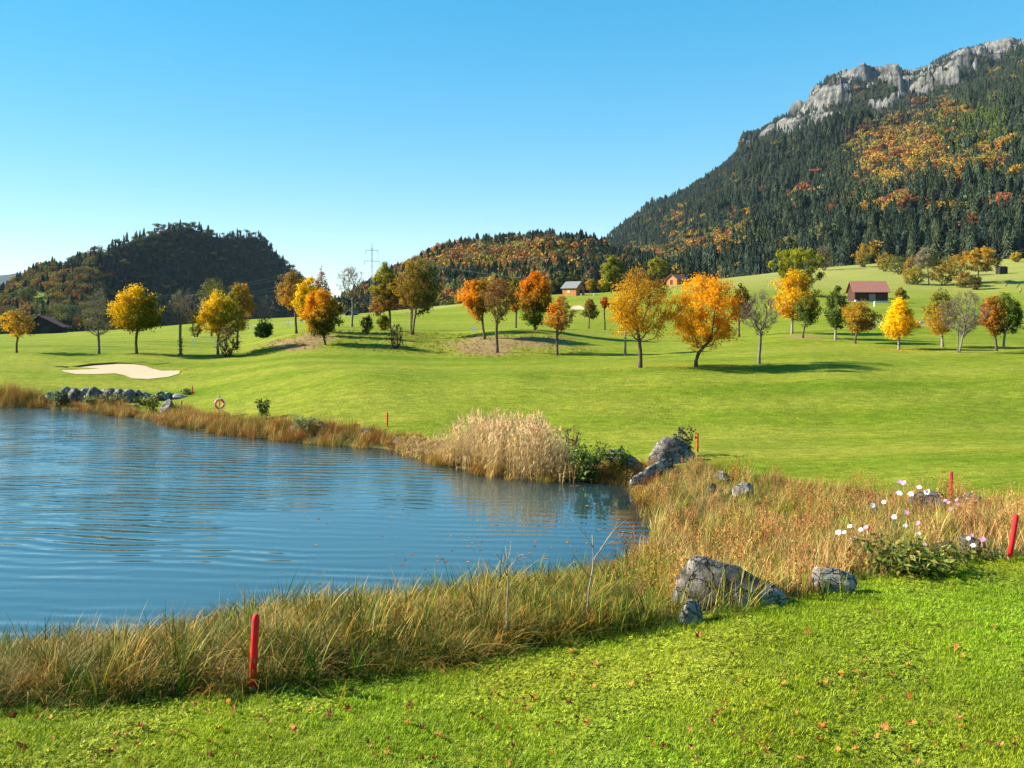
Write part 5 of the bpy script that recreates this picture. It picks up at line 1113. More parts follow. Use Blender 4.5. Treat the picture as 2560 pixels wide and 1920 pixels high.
def hull_mesh(name, size, pts, seed, mat, rough=.05):
    import bmesh
    bm = bmesh.new(); [bm.verts.new(p) for p in pts]
    h = bmesh.ops.convex_hull(bm, input=bm.verts[:]); bmesh.ops.delete(bm, geom=[v for v in h['geom_interior'] + h['geom_unused'] if isinstance(v, bmesh.types.BMVert) and v.is_valid], context='VERTS')
    bmesh.ops.subdivide_edges(bm, edges=bm.edges[:], cuts=5, use_grid_fill=True); bmesh.ops.smooth_vert(bm, verts=bm.verts[:], factor=.35, use_axis_x=True, use_axis_y=True, use_axis_z=True)
    bmesh.ops.triangulate(bm, faces=bm.faces[:]); bmesh.ops.recalc_face_normals(bm, faces=bm.faces[:]); bm.verts.index_update()
    V = np.array([v.co[:] for v in bm.verts]); Fc = np.array([[v.index for v in f.verts] for f in bm.faces]); N = np.array([v.normal[:] for v in bm.verts]); bm.free()
    ns = fbm(V[:, 0] * 2.5 + 7 + seed, V[:, 1] * 2.5 + V[:, 2] * 2.2, seed, 5, .6) * rough * 1.6 + (ridged(V[:, 0] * 2 + V[:, 1] + seed, V[:, 2] * 5 + V[:, 0] * 1.5, seed + 5, 4) - .6) * rough * 1.8
    V = (V + N * ns[:, None]) * np.array([size[0] / 2, size[1] / 2, size[2]])
    return mk_mesh(name, V, Fc, mat, smooth_sh=True)
def hrock(label, u0, u1, vt, vb, seed, mat, pts, depth=.8, rz=0, bury=.08):
    p = hit((u0 + u1) / 2, vb); d = p[1]; w = (u1 - u0) * d / F; h = (vb - vt) * d / F
    o = link('boulder', hull_mesh('boulder', (w, w * depth, h * (1 + bury)), pts, seed, M[mat]), loc=(p[0], d + w * depth * .25, p[2] - h * bury), rot=(0, 0, rz)); return tag(o, label, 'rock')
BIG = [(-1, 0, 0), (-.95, -.1, .35), (-.6, -.05, 1.0), (-.45, .15, .95), (-.85, .3, .5), (-.55, -.45, .15), (-.3, -.5, 0), (.1, -.42, .38), (.15, 0, .74), (.55, -.1, .55), (.55, -.45, .2), (.85, -.15, .36), (1, 0, .08), (.95, -.3, 0), (.4, -.55, 0), (.9, .4, 0), (.5, .5, .4), (-.3, .6, .6), (-.9, .6, 0), (.3, .7, 0)]
UPP = [(-1, 0, 0), (-.9, -.2, .45), (-.35, -.1, 1), (.1, 0, 1.0), (.6, -.1, .8), (.95, 0, .4), (1, 0, 0), (-.4, -.5, .5), (.3, -.55, .55), (.7, -.5, .1), (-.7, -.5, 0), (0, -.65, 0), (0, .6, .7), (-.8, .6, 0), (.8, .6, 0)]
FLT = [(-1, 0, .4), (-.9, -.1, .95), (.2, -.2, 1), (.9, 0, .75), (1, 0, .45), (.6, -.5, .4), (-.6, -.5, .5), (-.7, -.3, 0), (.7, -.2, 0), (0, .6, .9), (0, .6, 0), (-.8, .5, .2), (.8, .5, .2)]
SLB = [(-1, 0, 0), (-.95, -.1, .25), (-.3, -.1, .6), (.6, 0, 1.0), (1, .1, 1), (1, .2, .6), (.2, -.3, .35), (-.4, -.35, 0), (.5, -.1, 0), (.9, .5, 0), (-.6, .4, 0)]
def rock(label, u0, u1, vt, vb, seed, mat='rock', depth=.8, rz=0, prof=None, cuts=7, name='boulder', group=None, sub=4, tilt=0, sink=.16, planes=()):
    p = hit((u0 + u1) / 2, vb); d = p[1]; w = (u1 - u0) * d / F * 1.06; h = (vb - vt) * d / F * 1.0
    hh = h / .66
    me = rock_mesh(name, (w, w * depth, hh), seed, M[mat], cuts, sub, prof, planes=planes)
    o = link(name, me, loc=(p[0], d + w * depth * .3, p[2] + hh * .26 - sink * h * .3), rot=(0, tilt, rz)); return tag(o, label, 'rock', group)
hrock('big grey boulder with a pointed left top at the lawn edge', 1684, 1990, 1402, 1520, 3, 'rock', BIG, .7, .05)
hrock('small grey rock tucked below the left end of the big boulder', 1692, 1766, 1502, 1562, 5, 'rock_pale', UPP, .8, .3)
hrock('pale flat-topped rock right of the big boulder', 2036, 2150, 1424, 1488, 8, 'rock_pale', FLT, .7, -.15)
hrock('large rounded grey boulder beside the red stake across the pond', 1618, 1748, 1096, 1160, 12, 'rock', UPP, .8, .1)
hrock('pale pointed rock left of the large rounded boulder', 1554, 1618, 1134, 1180, 14, 'rock_pale', BIG, .9, .2)
hrock('long pale slab slanting down to the water', 1572, 1690, 1148, 1210, 17, 'rock_pale', SLB, .5, .1)
rock('dark low rock behind the green bush by the reeds', 1515, 1565, 1124, 1156, 19, 'rock', .8)
rock('pale bluish rock half buried in the dry weeds', 1834, 1890, 1216, 1250, 21, 'rock_pale', .7, .3)
rock('small pale rock left in the dry weeds', 1786, 1826, 1180, 1204, 22, 'rock_pale', .7)
rock('small grey rock in the weeds below the slab', 1770, 1795, 1212, 1234, 23, 'rock', .7)
rock('dark rock in the weeds left of the white flowers', 2090, 2124, 1252, 1288, 24, 'rock', .8)
rock('dark round rock under the white flowers', 2182, 2226, 1266, 1298, 25, 'rock', .8)
rock('mossy long rock at the lawn edge behind the pink flowers', 2280, 2392, 1238, 1280, 26, 'rock', .6, .2)
rock('grey rock beneath the far right stake', 2392, 2470, 1236, 1284, 27, 'rock', .6)
rock('grey layered rock right of the leafy anemone clump', 2330, 2400, 1352, 1392, 28, 'rock', .7)
rock('grey rock between the pink anemones and the leaning stake', 2404, 2476, 1336, 1396, 29, 'rock', .7)
rock('pale rock right behind the leafy anemone clump', 2122, 2182, 1346, 1376, 30, 'rock_pale', .7)
rock('dark round stone on the far shore beside the pale shrub', 784, 822, 1056, 1082, 31, 'rock', .9)
rock('low dark stone at the water left of the pale shrub', 712, 742, 1070, 1092, 32, 'rock', .8)
rock('dark stone on the far shore, left of two', 874, 900, 1062, 1078, 33, 'rock', .8)
rock('flat stone on the far shore, right of two', 892, 934, 1072, 1090, 34, 'rock', .7)
rock('low flat stone at the far water edge near the reeds', 974, 1004, 1098, 1110, 35, 'rock_pale', .7)
rock('dark jutting stone at the corner of the far shore', 388, 432, 1002, 1040, 36, 'rock', .9)
rock('flat dark stone at the water below the jutting stone', 424, 450, 1018, 1034, 37, 'rock', .8)
STN = [(112, 138, 982), (132, 152, 978), (150, 172, 974), (172, 190, 976), (188, 206, 972), (204, 221, 970), (218, 238, 974), (236, 250, 970), (248, 266, 972), (262, 284, 978), (284, 306, 976), (308, 332, 980), (330, 350, 980), (348, 372, 982), (370, 392, 985), (388, 410, 983), (408, 432, 984), (430, 456, 985)]
rs_ = np.random.default_rng(9)
for i, (a, b, t_) in enumerate(STN):
    rock('%s stone, %s from the left in the row of stones below the bunker' % ('pale' if i % 3 else 'dark', ['first', 'second', 'third', 'fourth', 'fifth', 'sixth', 'seventh', 'eighth', 'ninth', 'tenth', 'eleventh', 'twelfth', 'thirteenth', 'fourteenth', 'fifteenth', 'sixteenth', 'seventeenth', 'eighteenth'][i]), a - 5 - 5 * rs_.random(), b + 3 + 7 * rs_.random(), t_ + 7 * rs_.random() - 3, min(t_ + 32, 1008 - max(0, i - 12) * 2), 40 + i, 'rock_pale' if i % 3 else 'rock', .9, i * .7, cuts=6, name='shore_stone', group='stones in a row below the bunker', sub=3)

# ------------------------------------------------------------------ red stakes, life ring
def mat_red():
    t = NT('red_paint'); p = t.n('ShaderNodeTexCoord').outputs['Object']; n = t.noise(t.mapv(p, (30, 30, 6)), 1.0, 5, .7)
    c = t.ramp(n, [(.3, (.55, .012, .015)), (.62, (.72, .02, .022)), (.75, (.8, .12, .1))])
    return t.fin(t.princ(c, .7, .2, t.bump(n, .4, .01)))
M['red'] = mat_red(); M['wood'] = mat_flat('bare_wood', (.3, .16, .07), .9, .1, .4, 20, .4)
STK = [(630, 1735, 640, 1535, 'red stake closest to the camera, in front of the sedge'), (2522, 1405, 2541, 1285, 'leaning red stake at the right edge of the picture'), (2378, 1262, 2378, 1178, 'red stake behind the flowers at the right'),
       (1744, 1134, 1744, 1082, 'red stake beside the large rounded boulder'), (968, 1068, 968, 1030, 'orange-red stake on the far shore left of the reeds'), (454, 1030, 454, 1000, 'thin red stake on the far shore left of the life ring'), (481, 988, 481, 964, 'thin red stake at the tip of the stone row')]
for i, (bu, bv, tu, tv, lab) in enumerate(STK):
    p = hit(bu, bv); d = p[1]; tip = P(tu, tv, d) - p; w = .034 if i < 5 else .03
    e = bpy.data.objects.new('marker_stake', None); COL.objects.link(e); e.location = p; e.empty_display_size = .1; tag(e, lab, 'stake', 'red marker stakes around the pond')
    ax = tip / np.linalg.norm(tip); L = np.linalg.norm(tip); mb = MB()
    mb.tube([ax * f * L for f in (.1, .4, .7, .93, .98, 1.0)], [w * .95, w, w, w, w * .78, w * .3], 12, True); link('painted_post', mb.mesh('painted_post', M['red'], True), e)
    mb = MB(); mb.tube([ax * -.15, ax * .04 * L, ax * .102 * L], [w * .5, w * .8, w * .94], 10, True); link('foot', mb.mesh('foot', M['wood'], True), e)
p = hit(548, 1046); d = p[1]; rc_ = P(549, 1010, d - .12)
mb = MB(); mb.tube([p + [0, .05, -.1], p + [0, .05, .6], [p[0], p[1] + .05, rc_[2] + .42]], [.035, .035, .035], 8, True)
tag(link('post', mb.mesh('post', M['bark_pale'], True)), 'short wooden post carrying the life ring on the far shore', 'post')
e = bpy.data.objects.new('life_ring', None); COL.objects.link(e); e.location = rc_; e.rotation_euler = (0, 0, .75); e.empty_display_size = .1
tag(e, 'orange and white life ring hanging on the far shore', 'life ring')
Rg = .21
def arc(a0, a1, rad, n, mat, nm):
    a = np.linspace(a0, a1, n); mb = MB(); mb.tube(np.c_[np.cos(a) * Rg, a * 0, np.sin(a) * Rg], rad, 10, True); link(nm, mb.mesh(nm, mat, True), e)
M['ring_or'] = mat_flat('orange_ring', (.8, .1, .035), .5, .3, .1); M['ring_wh'] = mat_flat('white_band', (.8, .78, .74), .6, .3, .06)
for k in range(4):
    arc(k * 1.571 + .11, (k + 1) * 1.571 - .11, .052, 12, M['ring_or'], 'ring_section'); arc(k * 1.571 - .12, k * 1.571 + .12, .054, 6, M['ring_wh'], 'band')
mb = MB(); a = np.linspace(0, 6.283, 25); mb.tube(np.c_[np.cos(a) * (Rg + .06 + .02 * np.abs(np.sin(a * 2))), a * 0 - .02, np.sin(a) * (Rg + .06 + .02 * np.abs(np.sin(a * 2)))], .012, 5, False); link('grab_rope', mb.mesh('grab_rope', M['ring_wh'], True), e)

# ------------------------------------------------------------------ fallen leaves
def leaf_mesh(seed):
    r = np.random.default_rng(seed); n = 11; a = np.arange(n) * 2 * np.pi / n
    rad = np.where(np.arange(n) % 2 == 0, 1.0, .58) * r.uniform(.8, 1.15, n); V = np.c_[np.cos(a) * rad, np.sin(a) * rad * .8, np.zeros(n)]
    mid = V * .5; C = np.r_[V, mid, [[0, 0, 0]]]
    cu, cw = r.uniform(.2, .75), r.uniform(-.3, .5); C[:, 2] = cu * C[:, 1] ** 2 + cw * C[:, 0] ** 2 + r.normal(size=len(C)) * .07; C[:, 1] *= 1 - .28 * cu; C[:, 2] -= C[:, 2].min() - .05
    f4 = [[i, (i + 1) % n, n + (i + 1) % n, n + i] for i in range(n)]; f3 = [[n + i, n + (i + 1) % n, 2 * n] for i in range(n)]
    t = np.repeat(r.uniform(.75, 1.2, (len(C), 1)), 3, 1)
    return mk_mesh('leaf', C, [np.array(f4), np.array(f3)], M['dry_leaf'], t, smooth_sh=False)
LM = [leaf_mesh(800 + k) for k in range(8)]
LCOL = [((.28, .1, .018), 'rusty brown'), ((.36, .17, .04), 'tan brown'), ((.15, .055, .015), 'dark brown'), ((.45, .2, .045), 'pale orange')]
LPX = [(1438, 1655), (1487, 1670), (1245, 1683), (1430, 1640), (1247, 1722), (1222, 1760), (1236, 1748), (1290, 1770), (1335, 1757), (1318, 1785), (1242, 1831), (1270, 1835), (1205, 1816), (1020, 1818), (1092, 1850), (1055, 1835), (1440, 1805), (1473, 1820), (1580, 1720), (1485, 1728), (1460, 1706), (1430, 1700), (1396, 1822), (1055, 1910), (930, 1900), (825, 1798), (868, 1785), (880, 1742), (925, 1749), (1028, 1770), (350, 1830), (430, 1848), (385, 1880), (525, 1870), (490, 1775), (570, 1750), (235, 1770), (30, 1800), (55, 1880), (290, 1850), (650, 1805), (735, 1835), (580, 1785), (520, 1788),
       (2200, 1540), (2270, 1565), (2348, 1578), (2020, 1590), (2482, 1580), (2268, 1622), (2390, 1627), (2268, 1652), (2268, 1672), (2100, 1700), (2153, 1708), (2225, 1700), (2050, 1725), (1815, 1765), (1792, 1795), (1780, 1813), (1900, 1772), (1988, 1795), (2050, 1835), (2136, 1848), (2140, 1885), (2210, 1830), (2225, 1838), (2280, 1885), (2282, 1820), (2325, 1818), (2400, 1830), (2405, 1885), (2500, 1880), (1855, 1838), (1835, 1850), (1860, 1860), (1925, 1850), (1900, 1877), (1875, 1900), (2048, 1862), (2205, 1760), (2270, 1757), (1725, 1887), (2000, 1915), (2395, 1810), (1745, 1600), (1960, 1720), (1830, 1645)]
rl = np.random.default_rng(77)
for k in range(150):
    LPX.append((rl.uniform(-100, 2650), 1640 + 280 * rl.random() ** .7))
for k, (lu, lv) in enumerate(LPX):
    edge = np.interp(lu, [0, 630, 1000, 1300, 1660, 1990, 2350, 2560], [1785, 1752, 1705, 1650, 1600, 1525, 1425, 1415])
    if lv < edge: continue
    p = hit(lu, lv); ci = int(rl.integers(0, 4)); c, nm = LCOL[ci]
    o = link('fallen_leaf', LM[int(rl.integers(0, 8))], loc=p + [0, 0, .034], rot=(rl.normal() * .35, rl.normal() * .35, rl.uniform(0, 6.28))); s = rl.uniform(.026, .05) * (1.15 if k < 90 else .8); o.scale = (s, s, s * 1.2)
    o.color = (*(np.array(c) * rl.uniform(.8, 1.25)), 1); sd = 'left' if lu < 850 else 'middle' if lu < 1700 else 'right'
    tag(o, 'curled %s fallen leaf on the %s of the front lawn' % (nm, sd if sd != 'middle' else 'middle part'), 'leaf', '%s leaves on the %s front lawn' % (nm, sd))
# leaves floating on the pond
for k in range(150):
    fu, fv = rl.normal(1330, 190), rl.normal(1345, 75)
    if k < 40: fu, fv = rl.uniform(700, 1600), rl.uniform(1220, 1480)
    fv = max(1215, fv); w = wpt(fu, fv)
    if not inpoly(np.array([w[0]]), np.array([w[1]]), POND)[0]: continue
    o = link('floating_leaf', LM[int(rl.integers(0, 8))], loc=(w[0], w[1], WZ + .004), rot=(0, 0, rl.uniform(0, 6.28))); s = rl.uniform(.03, .06); o.scale = (s, s, s * .2)
    c, nm = LCOL[int(rl.integers(0, 4))]; o.color = (*(np.array(c) * 1.1), 1); tag(o, '%s leaf floating on the pond' % nm, 'leaf', '%s leaves floating on the pond' % nm)

# ------------------------------------------------------------------ sand bunkers, path
M['sand'] = mat_flat('pale_sand', (.4, .31, .2), .95, .05, .12, 1.5)
M['lip'] = mat_flat('turf_lip', (.1, .075, .03), .95, .05, .4, 2.0)
BK = [(152, 928), (175, 921), (230, 915), (290, 911.5), (330, 911.5), (362, 916), (382, 923.5), (402, 928), (450, 928), (448, 936), (420, 944.5), (370, 949), (330, 947.5), (310, 940), (288, 935), (240, 937), (190, 936.5), (160, 932)]
def sheet(name, px, mat, lift, label, n=34):
    W = np.array([hit(a, b)[:2] for a, b in px]); c = W.mean(0); V = [c]; m = len(W)
    Q = [c + (W - c) * f for f in np.linspace(.2, 1, 6)]
    V = np.concatenate([[c]] + Q); f3 = [[0, 1 + i, 1 + (i + 1) % m] for i in range(m)]; f4 = [[1 + k * m + i, 1 + (k + 1) * m + i, 1 + (k + 1) * m + (i + 1) % m, 1 + k * m + (i + 1) % m] for k in range(5) for i in range(m)]
    z = GH(V[:, 0], V[:, 1]) + lift
    return link(name, mk_mesh(name, np.c_[V, z], [np.array(f4), np.array(f3)], mat, smooth_sh=True)), W
bo, W = sheet('sand_bunker', BK, M['sand'], .03, ''); tag(bo, 'pale sand bunker with a dark cut lip on its far side', kind='structure')
mb = MB(); seg = W[0:9]; hts = [.03, .13, .17, .15, .12, .09, .07, .05, .02]
for i in range(8):
    a, b = seg[i], seg[i + 1]; za, zb_ = gz(*a), gz(*b); n_ = np.array([-(b - a)[1], (b - a)[0]]); n_ = n_ / np.linalg.norm(n_); n_ = n_ if n_[1] > 0 else -n_
    a2, b2 = a + n_ * 3.5, b + n_ * 3.5
    V = [[*a, za - .1], [*b, zb_ - .1], [*b, zb_ + hts[i + 1]], [*a, za + hts[i]], [*a2, gz(*a2) - .05], [*b2, gz(*b2) - .05]]
    mb.add(V, [[0, 1, 2, 3]], (1, 1, 1)); mb.add(V, [[3, 2, 5, 4]], (1, 1, 1))
me = mb.mesh('lip', M['lip']); me.materials.append(M['ground']); me.polygons.foreach_set('material_index', np.array([0, 1] * 8, np.int32)); a_ = me.attributes.new('gm', 'FLOAT_COLOR', 'POINT'); a_.data.foreach_set('color', np.zeros(len(me.vertices) * 4, np.float32)); link('lip', me, bo)
b2, _ = sheet('small_bunker', [(1424, 775), (1432, 766), (1448, 764), (1460, 770), (1462, 775)], M['sand'], .06, ''); tag(b2, 'small grey-white bunker on the slope below the wooden barn', kind='structure')
def strip(name, px, w, mat, label, ds):
    W = np.array([P(a, b, d_)[:2] for (a, b), d_ in zip(px, ds)]); t = np.linspace(0, len(W) - 1, 40); W = np.c_[np.interp(t, range(len(W)), W[:, 0]), np.interp(t, range(len(W)), W[:, 1])]
    g_ = np.gradient(W, axis=0); n_ = np.c_[-g_[:, 1], g_[:, 0]]; n_ /= np.linalg.norm(n_, axis=1)[:, None]; A, B = W + n_ * w / 2, W - n_ * w / 2
    V = np.r_[np.c_[A, GH(A[:, 0], A[:, 1]) + .06], np.c_[B, GH(B[:, 0], B[:, 1]) + .06]]; k = np.arange(39)
    tag(link(name, mk_mesh(name, V, np.c_[k, k + 1, 41 + k, 40 + k], mat, smooth_sh=True)), label, kind='structure')
M['gravel'] = mat_flat('gravel', (.33, .31, .28), .95, .1, .2, 3)
strip('path', [(560, 815), (700, 812), (840, 806), (900, 792), (960, 785), (1090, 781)], 2.6, M['gravel'], 'narrow grey gravel path crossing the far green', [200, 200, 195, 205, 215, 225])

# ------------------------------------------------------------------ farm buildings
def mat_planks(name, c1, c2, sc=6.0):
    t = NT(name); p = t.n('ShaderNodeTexCoord').outputs['Object']; n = t.noise(t.mapv(p, (sc, sc, .35)), 1.0, 4, .7)
    return t.fin(t.princ(t.ramp(n, [(.3, c1), (.7, c2)]), .9, .1, t.bump(n, .6, .05)))
M['wood_dark'] = mat_planks('dark_planks', (.018, .011, .009), (.1, .05, .038)); M['wood_or'] = mat_planks('orange_planks', (.26, .1, .03), (.42, .19, .07)); M['wood_blk'] = mat_planks('weathered_planks', (.012, .012, .014), (.035, .03, .03))
def mat_tiles(name, c1, c2):
    t = NT(name); p = t.n('ShaderNodeTexCoord').outputs['Object']; n = t.noise(p, 3.0, 5, .7); w = t.n('ShaderNodeTexWave', {'Vector': p, 'Scale': 2.2, 'Distortion': .6}, bands_direction='Z').outputs['Fac']
    return t.fin(t.princ(t.mix(t.math('MULTIPLY', w, .3), t.ramp(n, [(.3, c1), (.7, c2)]), [q * .6 for q in c1]), .85, .15))
M['tile_red'] = mat_tiles('red_tiles', (.24, .1, .075), (.34, .15, .115)); M['tile_grey'] = mat_tiles('grey_tiles', (.12, .12, .13), (.2, .2, .205)); M['tile_mar'] = mat_tiles('maroon_tiles', (.12, .035, .035), (.2, .06, .055))
M['stone_w'] = mat_flat('pale_stone', (.55, .53, .5)); M['white'] = mat_flat('white_paint', (.8, .79, .76), .5, .3, .05)
M['dark'] = mat_flat('dark_opening', (.02, .02, .02)); M['shutter_lit'] = mat_flat('sunlit_shutter', (.75, .6, .2))  # shutter's bright yellow has sunlight painted into its base colour, no lamp
def barn(name, label, u, v, d, w, dep, hw, hr, rz, mats, ov=.5, doors=(), found=0.0, skew=0):
    """gable house: ridge along local x; w length, dep span, hw eave height, hr rise of the roof"""
    x = (u - U0) / F * d; z = gz(x, d); e = bpy.data.objects.new(name, None); COL.objects.link(e); e.location = (x, d, z); e.rotation_euler = (0, 0, rz); tag(e, label, 'barn')
    a, b = w / 2, dep / 2; mb = MB(); rk = skew * b
    V = [[-a, -b, -.6 + found], [a, -b, -.6 + found], [a, b, -.6 + found], [-a, b, -.6 + found], [-a, -b, hw], [a, -b, hw], [a, b, hw], [-a, b, hw], [-a, rk, hw + hr], [a, rk, hw + hr]]
    mb.add(V, [[0, 1, 5, 4], [1, 2, 6, 5], [2, 3, 7, 6], [3, 0, 4, 7]]); mb.F3.append(np.array([[4, 8, 7], [5, 6, 9]])); link('wall', mb.mesh('wall', mats[0]), e)
    for s in (-1, 1):
        sl = hr / (b - s * rk); A = np.array([-a - ov, s * (b + ov), hw - ov * sl]); B = np.array([a + ov, s * (b + ov), hw - ov * sl]); C = np.array([a + ov, rk, hw + hr]); D = np.array([-a - ov, rk, hw + hr]); up = np.array([0, 0, .16]); lo = np.array([0, 0, .02])
        V = np.array([A + lo, B + lo, C + lo, D + lo, A + up, B + up, C + up, D + up]); mb = MB(); mb.add(V, [[0, 1, 2, 3], [4, 5, 6, 7], [0, 1, 5, 4], [1, 2, 6, 5], [2, 3, 7, 6], [3, 0, 4, 7]]); link('roof', mb.mesh('roof', mats[1]), e)
    for (nm, c, sz, m) in doors:
        mb = MB(); mb.box(c, sz); link(nm, mb.mesh(nm, m), e)
    return e
s = 210 / F
barn('barn', 'dark wooden barn with a pale red tiled roof on the right slope', 2169, 754, 210, 80 * s, 5.2, 26 * s, 2.35, -.06, (M['wood_dark'], M['tile_red']), .5,
     [('door', (.2, -2.64, .95), (1.5, .08, 1.9), M['bark_pale']), ('foundation', (0, -2.5, -.1), (81 * s, .35, .5), M['stone_w']), ('corner_stone', (-3.7, -2.7, .05), (.5, .5, .7), M['stone_w']), ('beam', (0, -2.66, 1.9), (80 * s, .1, .18), M['wood_blk'])])
s = 250 / F
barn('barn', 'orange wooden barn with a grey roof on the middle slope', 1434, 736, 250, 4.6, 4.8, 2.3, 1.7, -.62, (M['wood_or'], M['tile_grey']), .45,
     [('shutter', (-.2, -2.43, 1.1), (.7, .08, .6), M['shutter_lit']), ('door', (2.33, .3, .8), (.08, 1.2, 1.6), M['wood_blk'])])
barn('chalet', 'small reddish chalet half hidden above the big orange tree', 1692, 716, 330, 6.0, 5.0, 2.2, 1.7, .7, (M['wood_or'], M['tile_red']), .6, [('door', (-3.04, .2, .9), (.08, 1.2, 1.8), M['wood_dark'])])
barn('barn', 'black weathered barn with a long maroon roof at the left edge', 118, 833, 290, 10, 10.5, 2.4, 3.6, 1.87, (M['wood_blk'], M['tile_mar']), .6, [('door', (-5.05, -.5, 1.2), (.1, 2.6, 2.4), M['dark'])], skew=.3)
barn('shed', 'small dark shed on the top right meadow', 2504, 684, 318, 3.0, 2.6, 2.3, .5, .1, (M['wood_blk'], M['wood_blk']), .15, [('door', (-.3, -1.34, .9), (.9, .06, 1.7), M['dark'])])
barn('hut', 'low grey-roofed hut seen beyond the mound left of the pylon', 879, 788, 245, 2.4, 2.6, .5, .9, 1.2, (M['wood_blk'], M['tile_grey']), .3, [('door', (-1.24, 0, .4), (.06, .7, .8), M['dark'])])
# hay rows and trailer on the upper right meadow
M['hay'] = mat_flat('hay', (.26, .22, .08), .95, .05, .3, 2, .5)
for i, pts in enumerate([[(2512, 718), (2518, 708), (2514, 712), (2524, 700)], [(2540, 720), (2548, 710), (2544, 714), (2552, 704)], [(2546, 732), (2552, 726), (2550, 720)]]):
    W = np.array([hit(a, b) for a, b in pts]); mb = MB(); t = np.linspace(0, len(W) - 1, 14); mb.tube(np.c_[[np.interp(t, range(len(W)), W[:, k]) for k in range(3)]].T + [0, 0, .0], .16, 6, True)
    tag(link('hay_row', mb.mesh('hay_row', M['hay'], True)), 'winding row of raked hay on the right meadow, %s' % ['left of three', 'middle of three', 'lowest of three'][i], 'hay')
# white details of the course
def post(label, u, v, d, w, h, name='white_post', cat='post'):
    d = DM(d)
    x = (u - U0) / F * d; mb = MB(); mb.box((0, 0, h / 2 - .05), (w, w, h)); mb.tube([(0, 0, h - .06), (0, 0, h + .03)], [w * .5, w * .2], 8, True); tag(link(name, mb.mesh(name, M['white']), loc=(x, d, gz(x, d))), label, cat)
post('white post in front of the red-roofed barn', 2187, 764, 185, .28, .95); post('white post behind the golden brown tree on the mound', 720, 812, 190, .2, 1.0); post('white post right of the golden brown tree', 755, 806, 195, .2, .9)
post('short white tee post below the wooden barn, left of two', 1453, 748, 235, .3, .8); post('short white tee post below the wooden barn, right of two', 1485, 748, 235, .3, .8)
e = bpy.data.objects.new('gate', None); COL.objects.link(e); gd = DM(140); gx = (482 - U0) / F * gd; e.location = (gx, gd, gz(gx, gd)); e.scale = (.7, .7, .7); tag(e, 'white rail gate behind the bare ivy-clad tree', 'gate')
mb = MB(); mb.box((0, 0, .5), (.16, .16, 1.1)); link('post', mb.mesh('post', M['white']), e)
mb = MB(); mb.box((1.9, 0, .95), (3.7, .08, .1)); link('rail', mb.mesh('rail', M['white']), e); mb = MB(); mb.box((3.75, 0, .5), (.14, .14, 1.1)); link('post', mb.mesh('post', M['white']), e)
bd_ = DM(126); x = (1184 - U0) / F * bd_; mb = MB()
mb.add(np.array([[-.28, -.2, 0], [.32, -.2, 0], [.32, .2, 0], [-.28, .2, 0], [-.12, -.03, .82], [.06, -.03, .82], [.06, .03, .82], [-.12, .03, .82]]) * .68, [[0, 1, 5, 4], [1, 2, 6, 5], [2, 3, 7, 6], [3, 0, 4, 7], [4, 5, 6, 7]])
tag(link('marker_board', mb.mesh('marker_board', M['white']), loc=(x, bd_, gz(x, bd_) - .02)), 'white tapered marker board on the mound left of the fiery orange tree', 'marker')
# stone edge and brown strip behind the right-hand trees
for i in range(46):
    su = 2176 + i * 9.2; sv = 809 + 5 * math.sin(i * .7) * .3
    if 2196 < su < 2290 and i % 3: continue
    d_ = DM(146); x = (su - U0) / F * d_; zz = gz(x, d_)
    if i == 0: EM = [rock_mesh('edge_stone', (.52, .42, .4), 900 + k, M['rock_pale'], 5, 2) for k in range(3)]
    o = link('edge_stone', EM[i % 3], loc=(x, d_ + rl.normal() * .3, zz + .07), rot=(0, 0, rl.uniform(0, 6))); tag(o, 'small pale stone in the low stone edging behind the right-hand trees', 'stone', 'stones edging the strip behind the right-hand trees')
# fallen yellow leaves under the brightest yellow tree
for (lu, ld, sx_, sy_, n, c_, lab) in [(2262, 95, 1.7, 1.0, 420, (.6, .34, .03), 'yellow fallen leaves on the grass under the brightest yellow tree'), (1640, 75, 3.6, 2.4, 520, (.4, .26, .05), 'scattered golden leaves on the fairway under the big golden brown tree'),
                                       (1790, 76, 3.2, 2.0, 420, (.5, .28, .03), 'scattered orange leaves on the fairway under the bright orange tree'), (1010, 114, 6.0, 2.5, 420, (.24, .14, .05), 'brown leaf litter on the mound under the three-stemmed tree'), (1225, 107, 4.5, 3.0, 420, (.3, .15, .05), 'brown leaf litter on the bare soil of the mound')]:
    ld = DM(ld); sx_ *= .66; sy_ *= .66
    x = (lu - U0) / F * ld + rl.normal(size=n) * sx_; y = ld + rl.normal(size=n) * sy_; C = np.c_[x, y, GH(x, y) + .04]; N = rl.normal(size=(n, 3)) * .3 + [0, 0, 1]; N /= np.linalg.norm(N, axis=1)[:, None]
    V, Fq = quads_at(C, N, rl.uniform(.02, .055, n), rl); tag(link('leaf_litter', mk_mesh('leaf_litter', V, Fq, M['tree_leaf'], np.repeat(np.array(c_)[None] * rl.uniform(.6, 1.3, (n, 1)), 4, 0))), lab, kind='stuff')

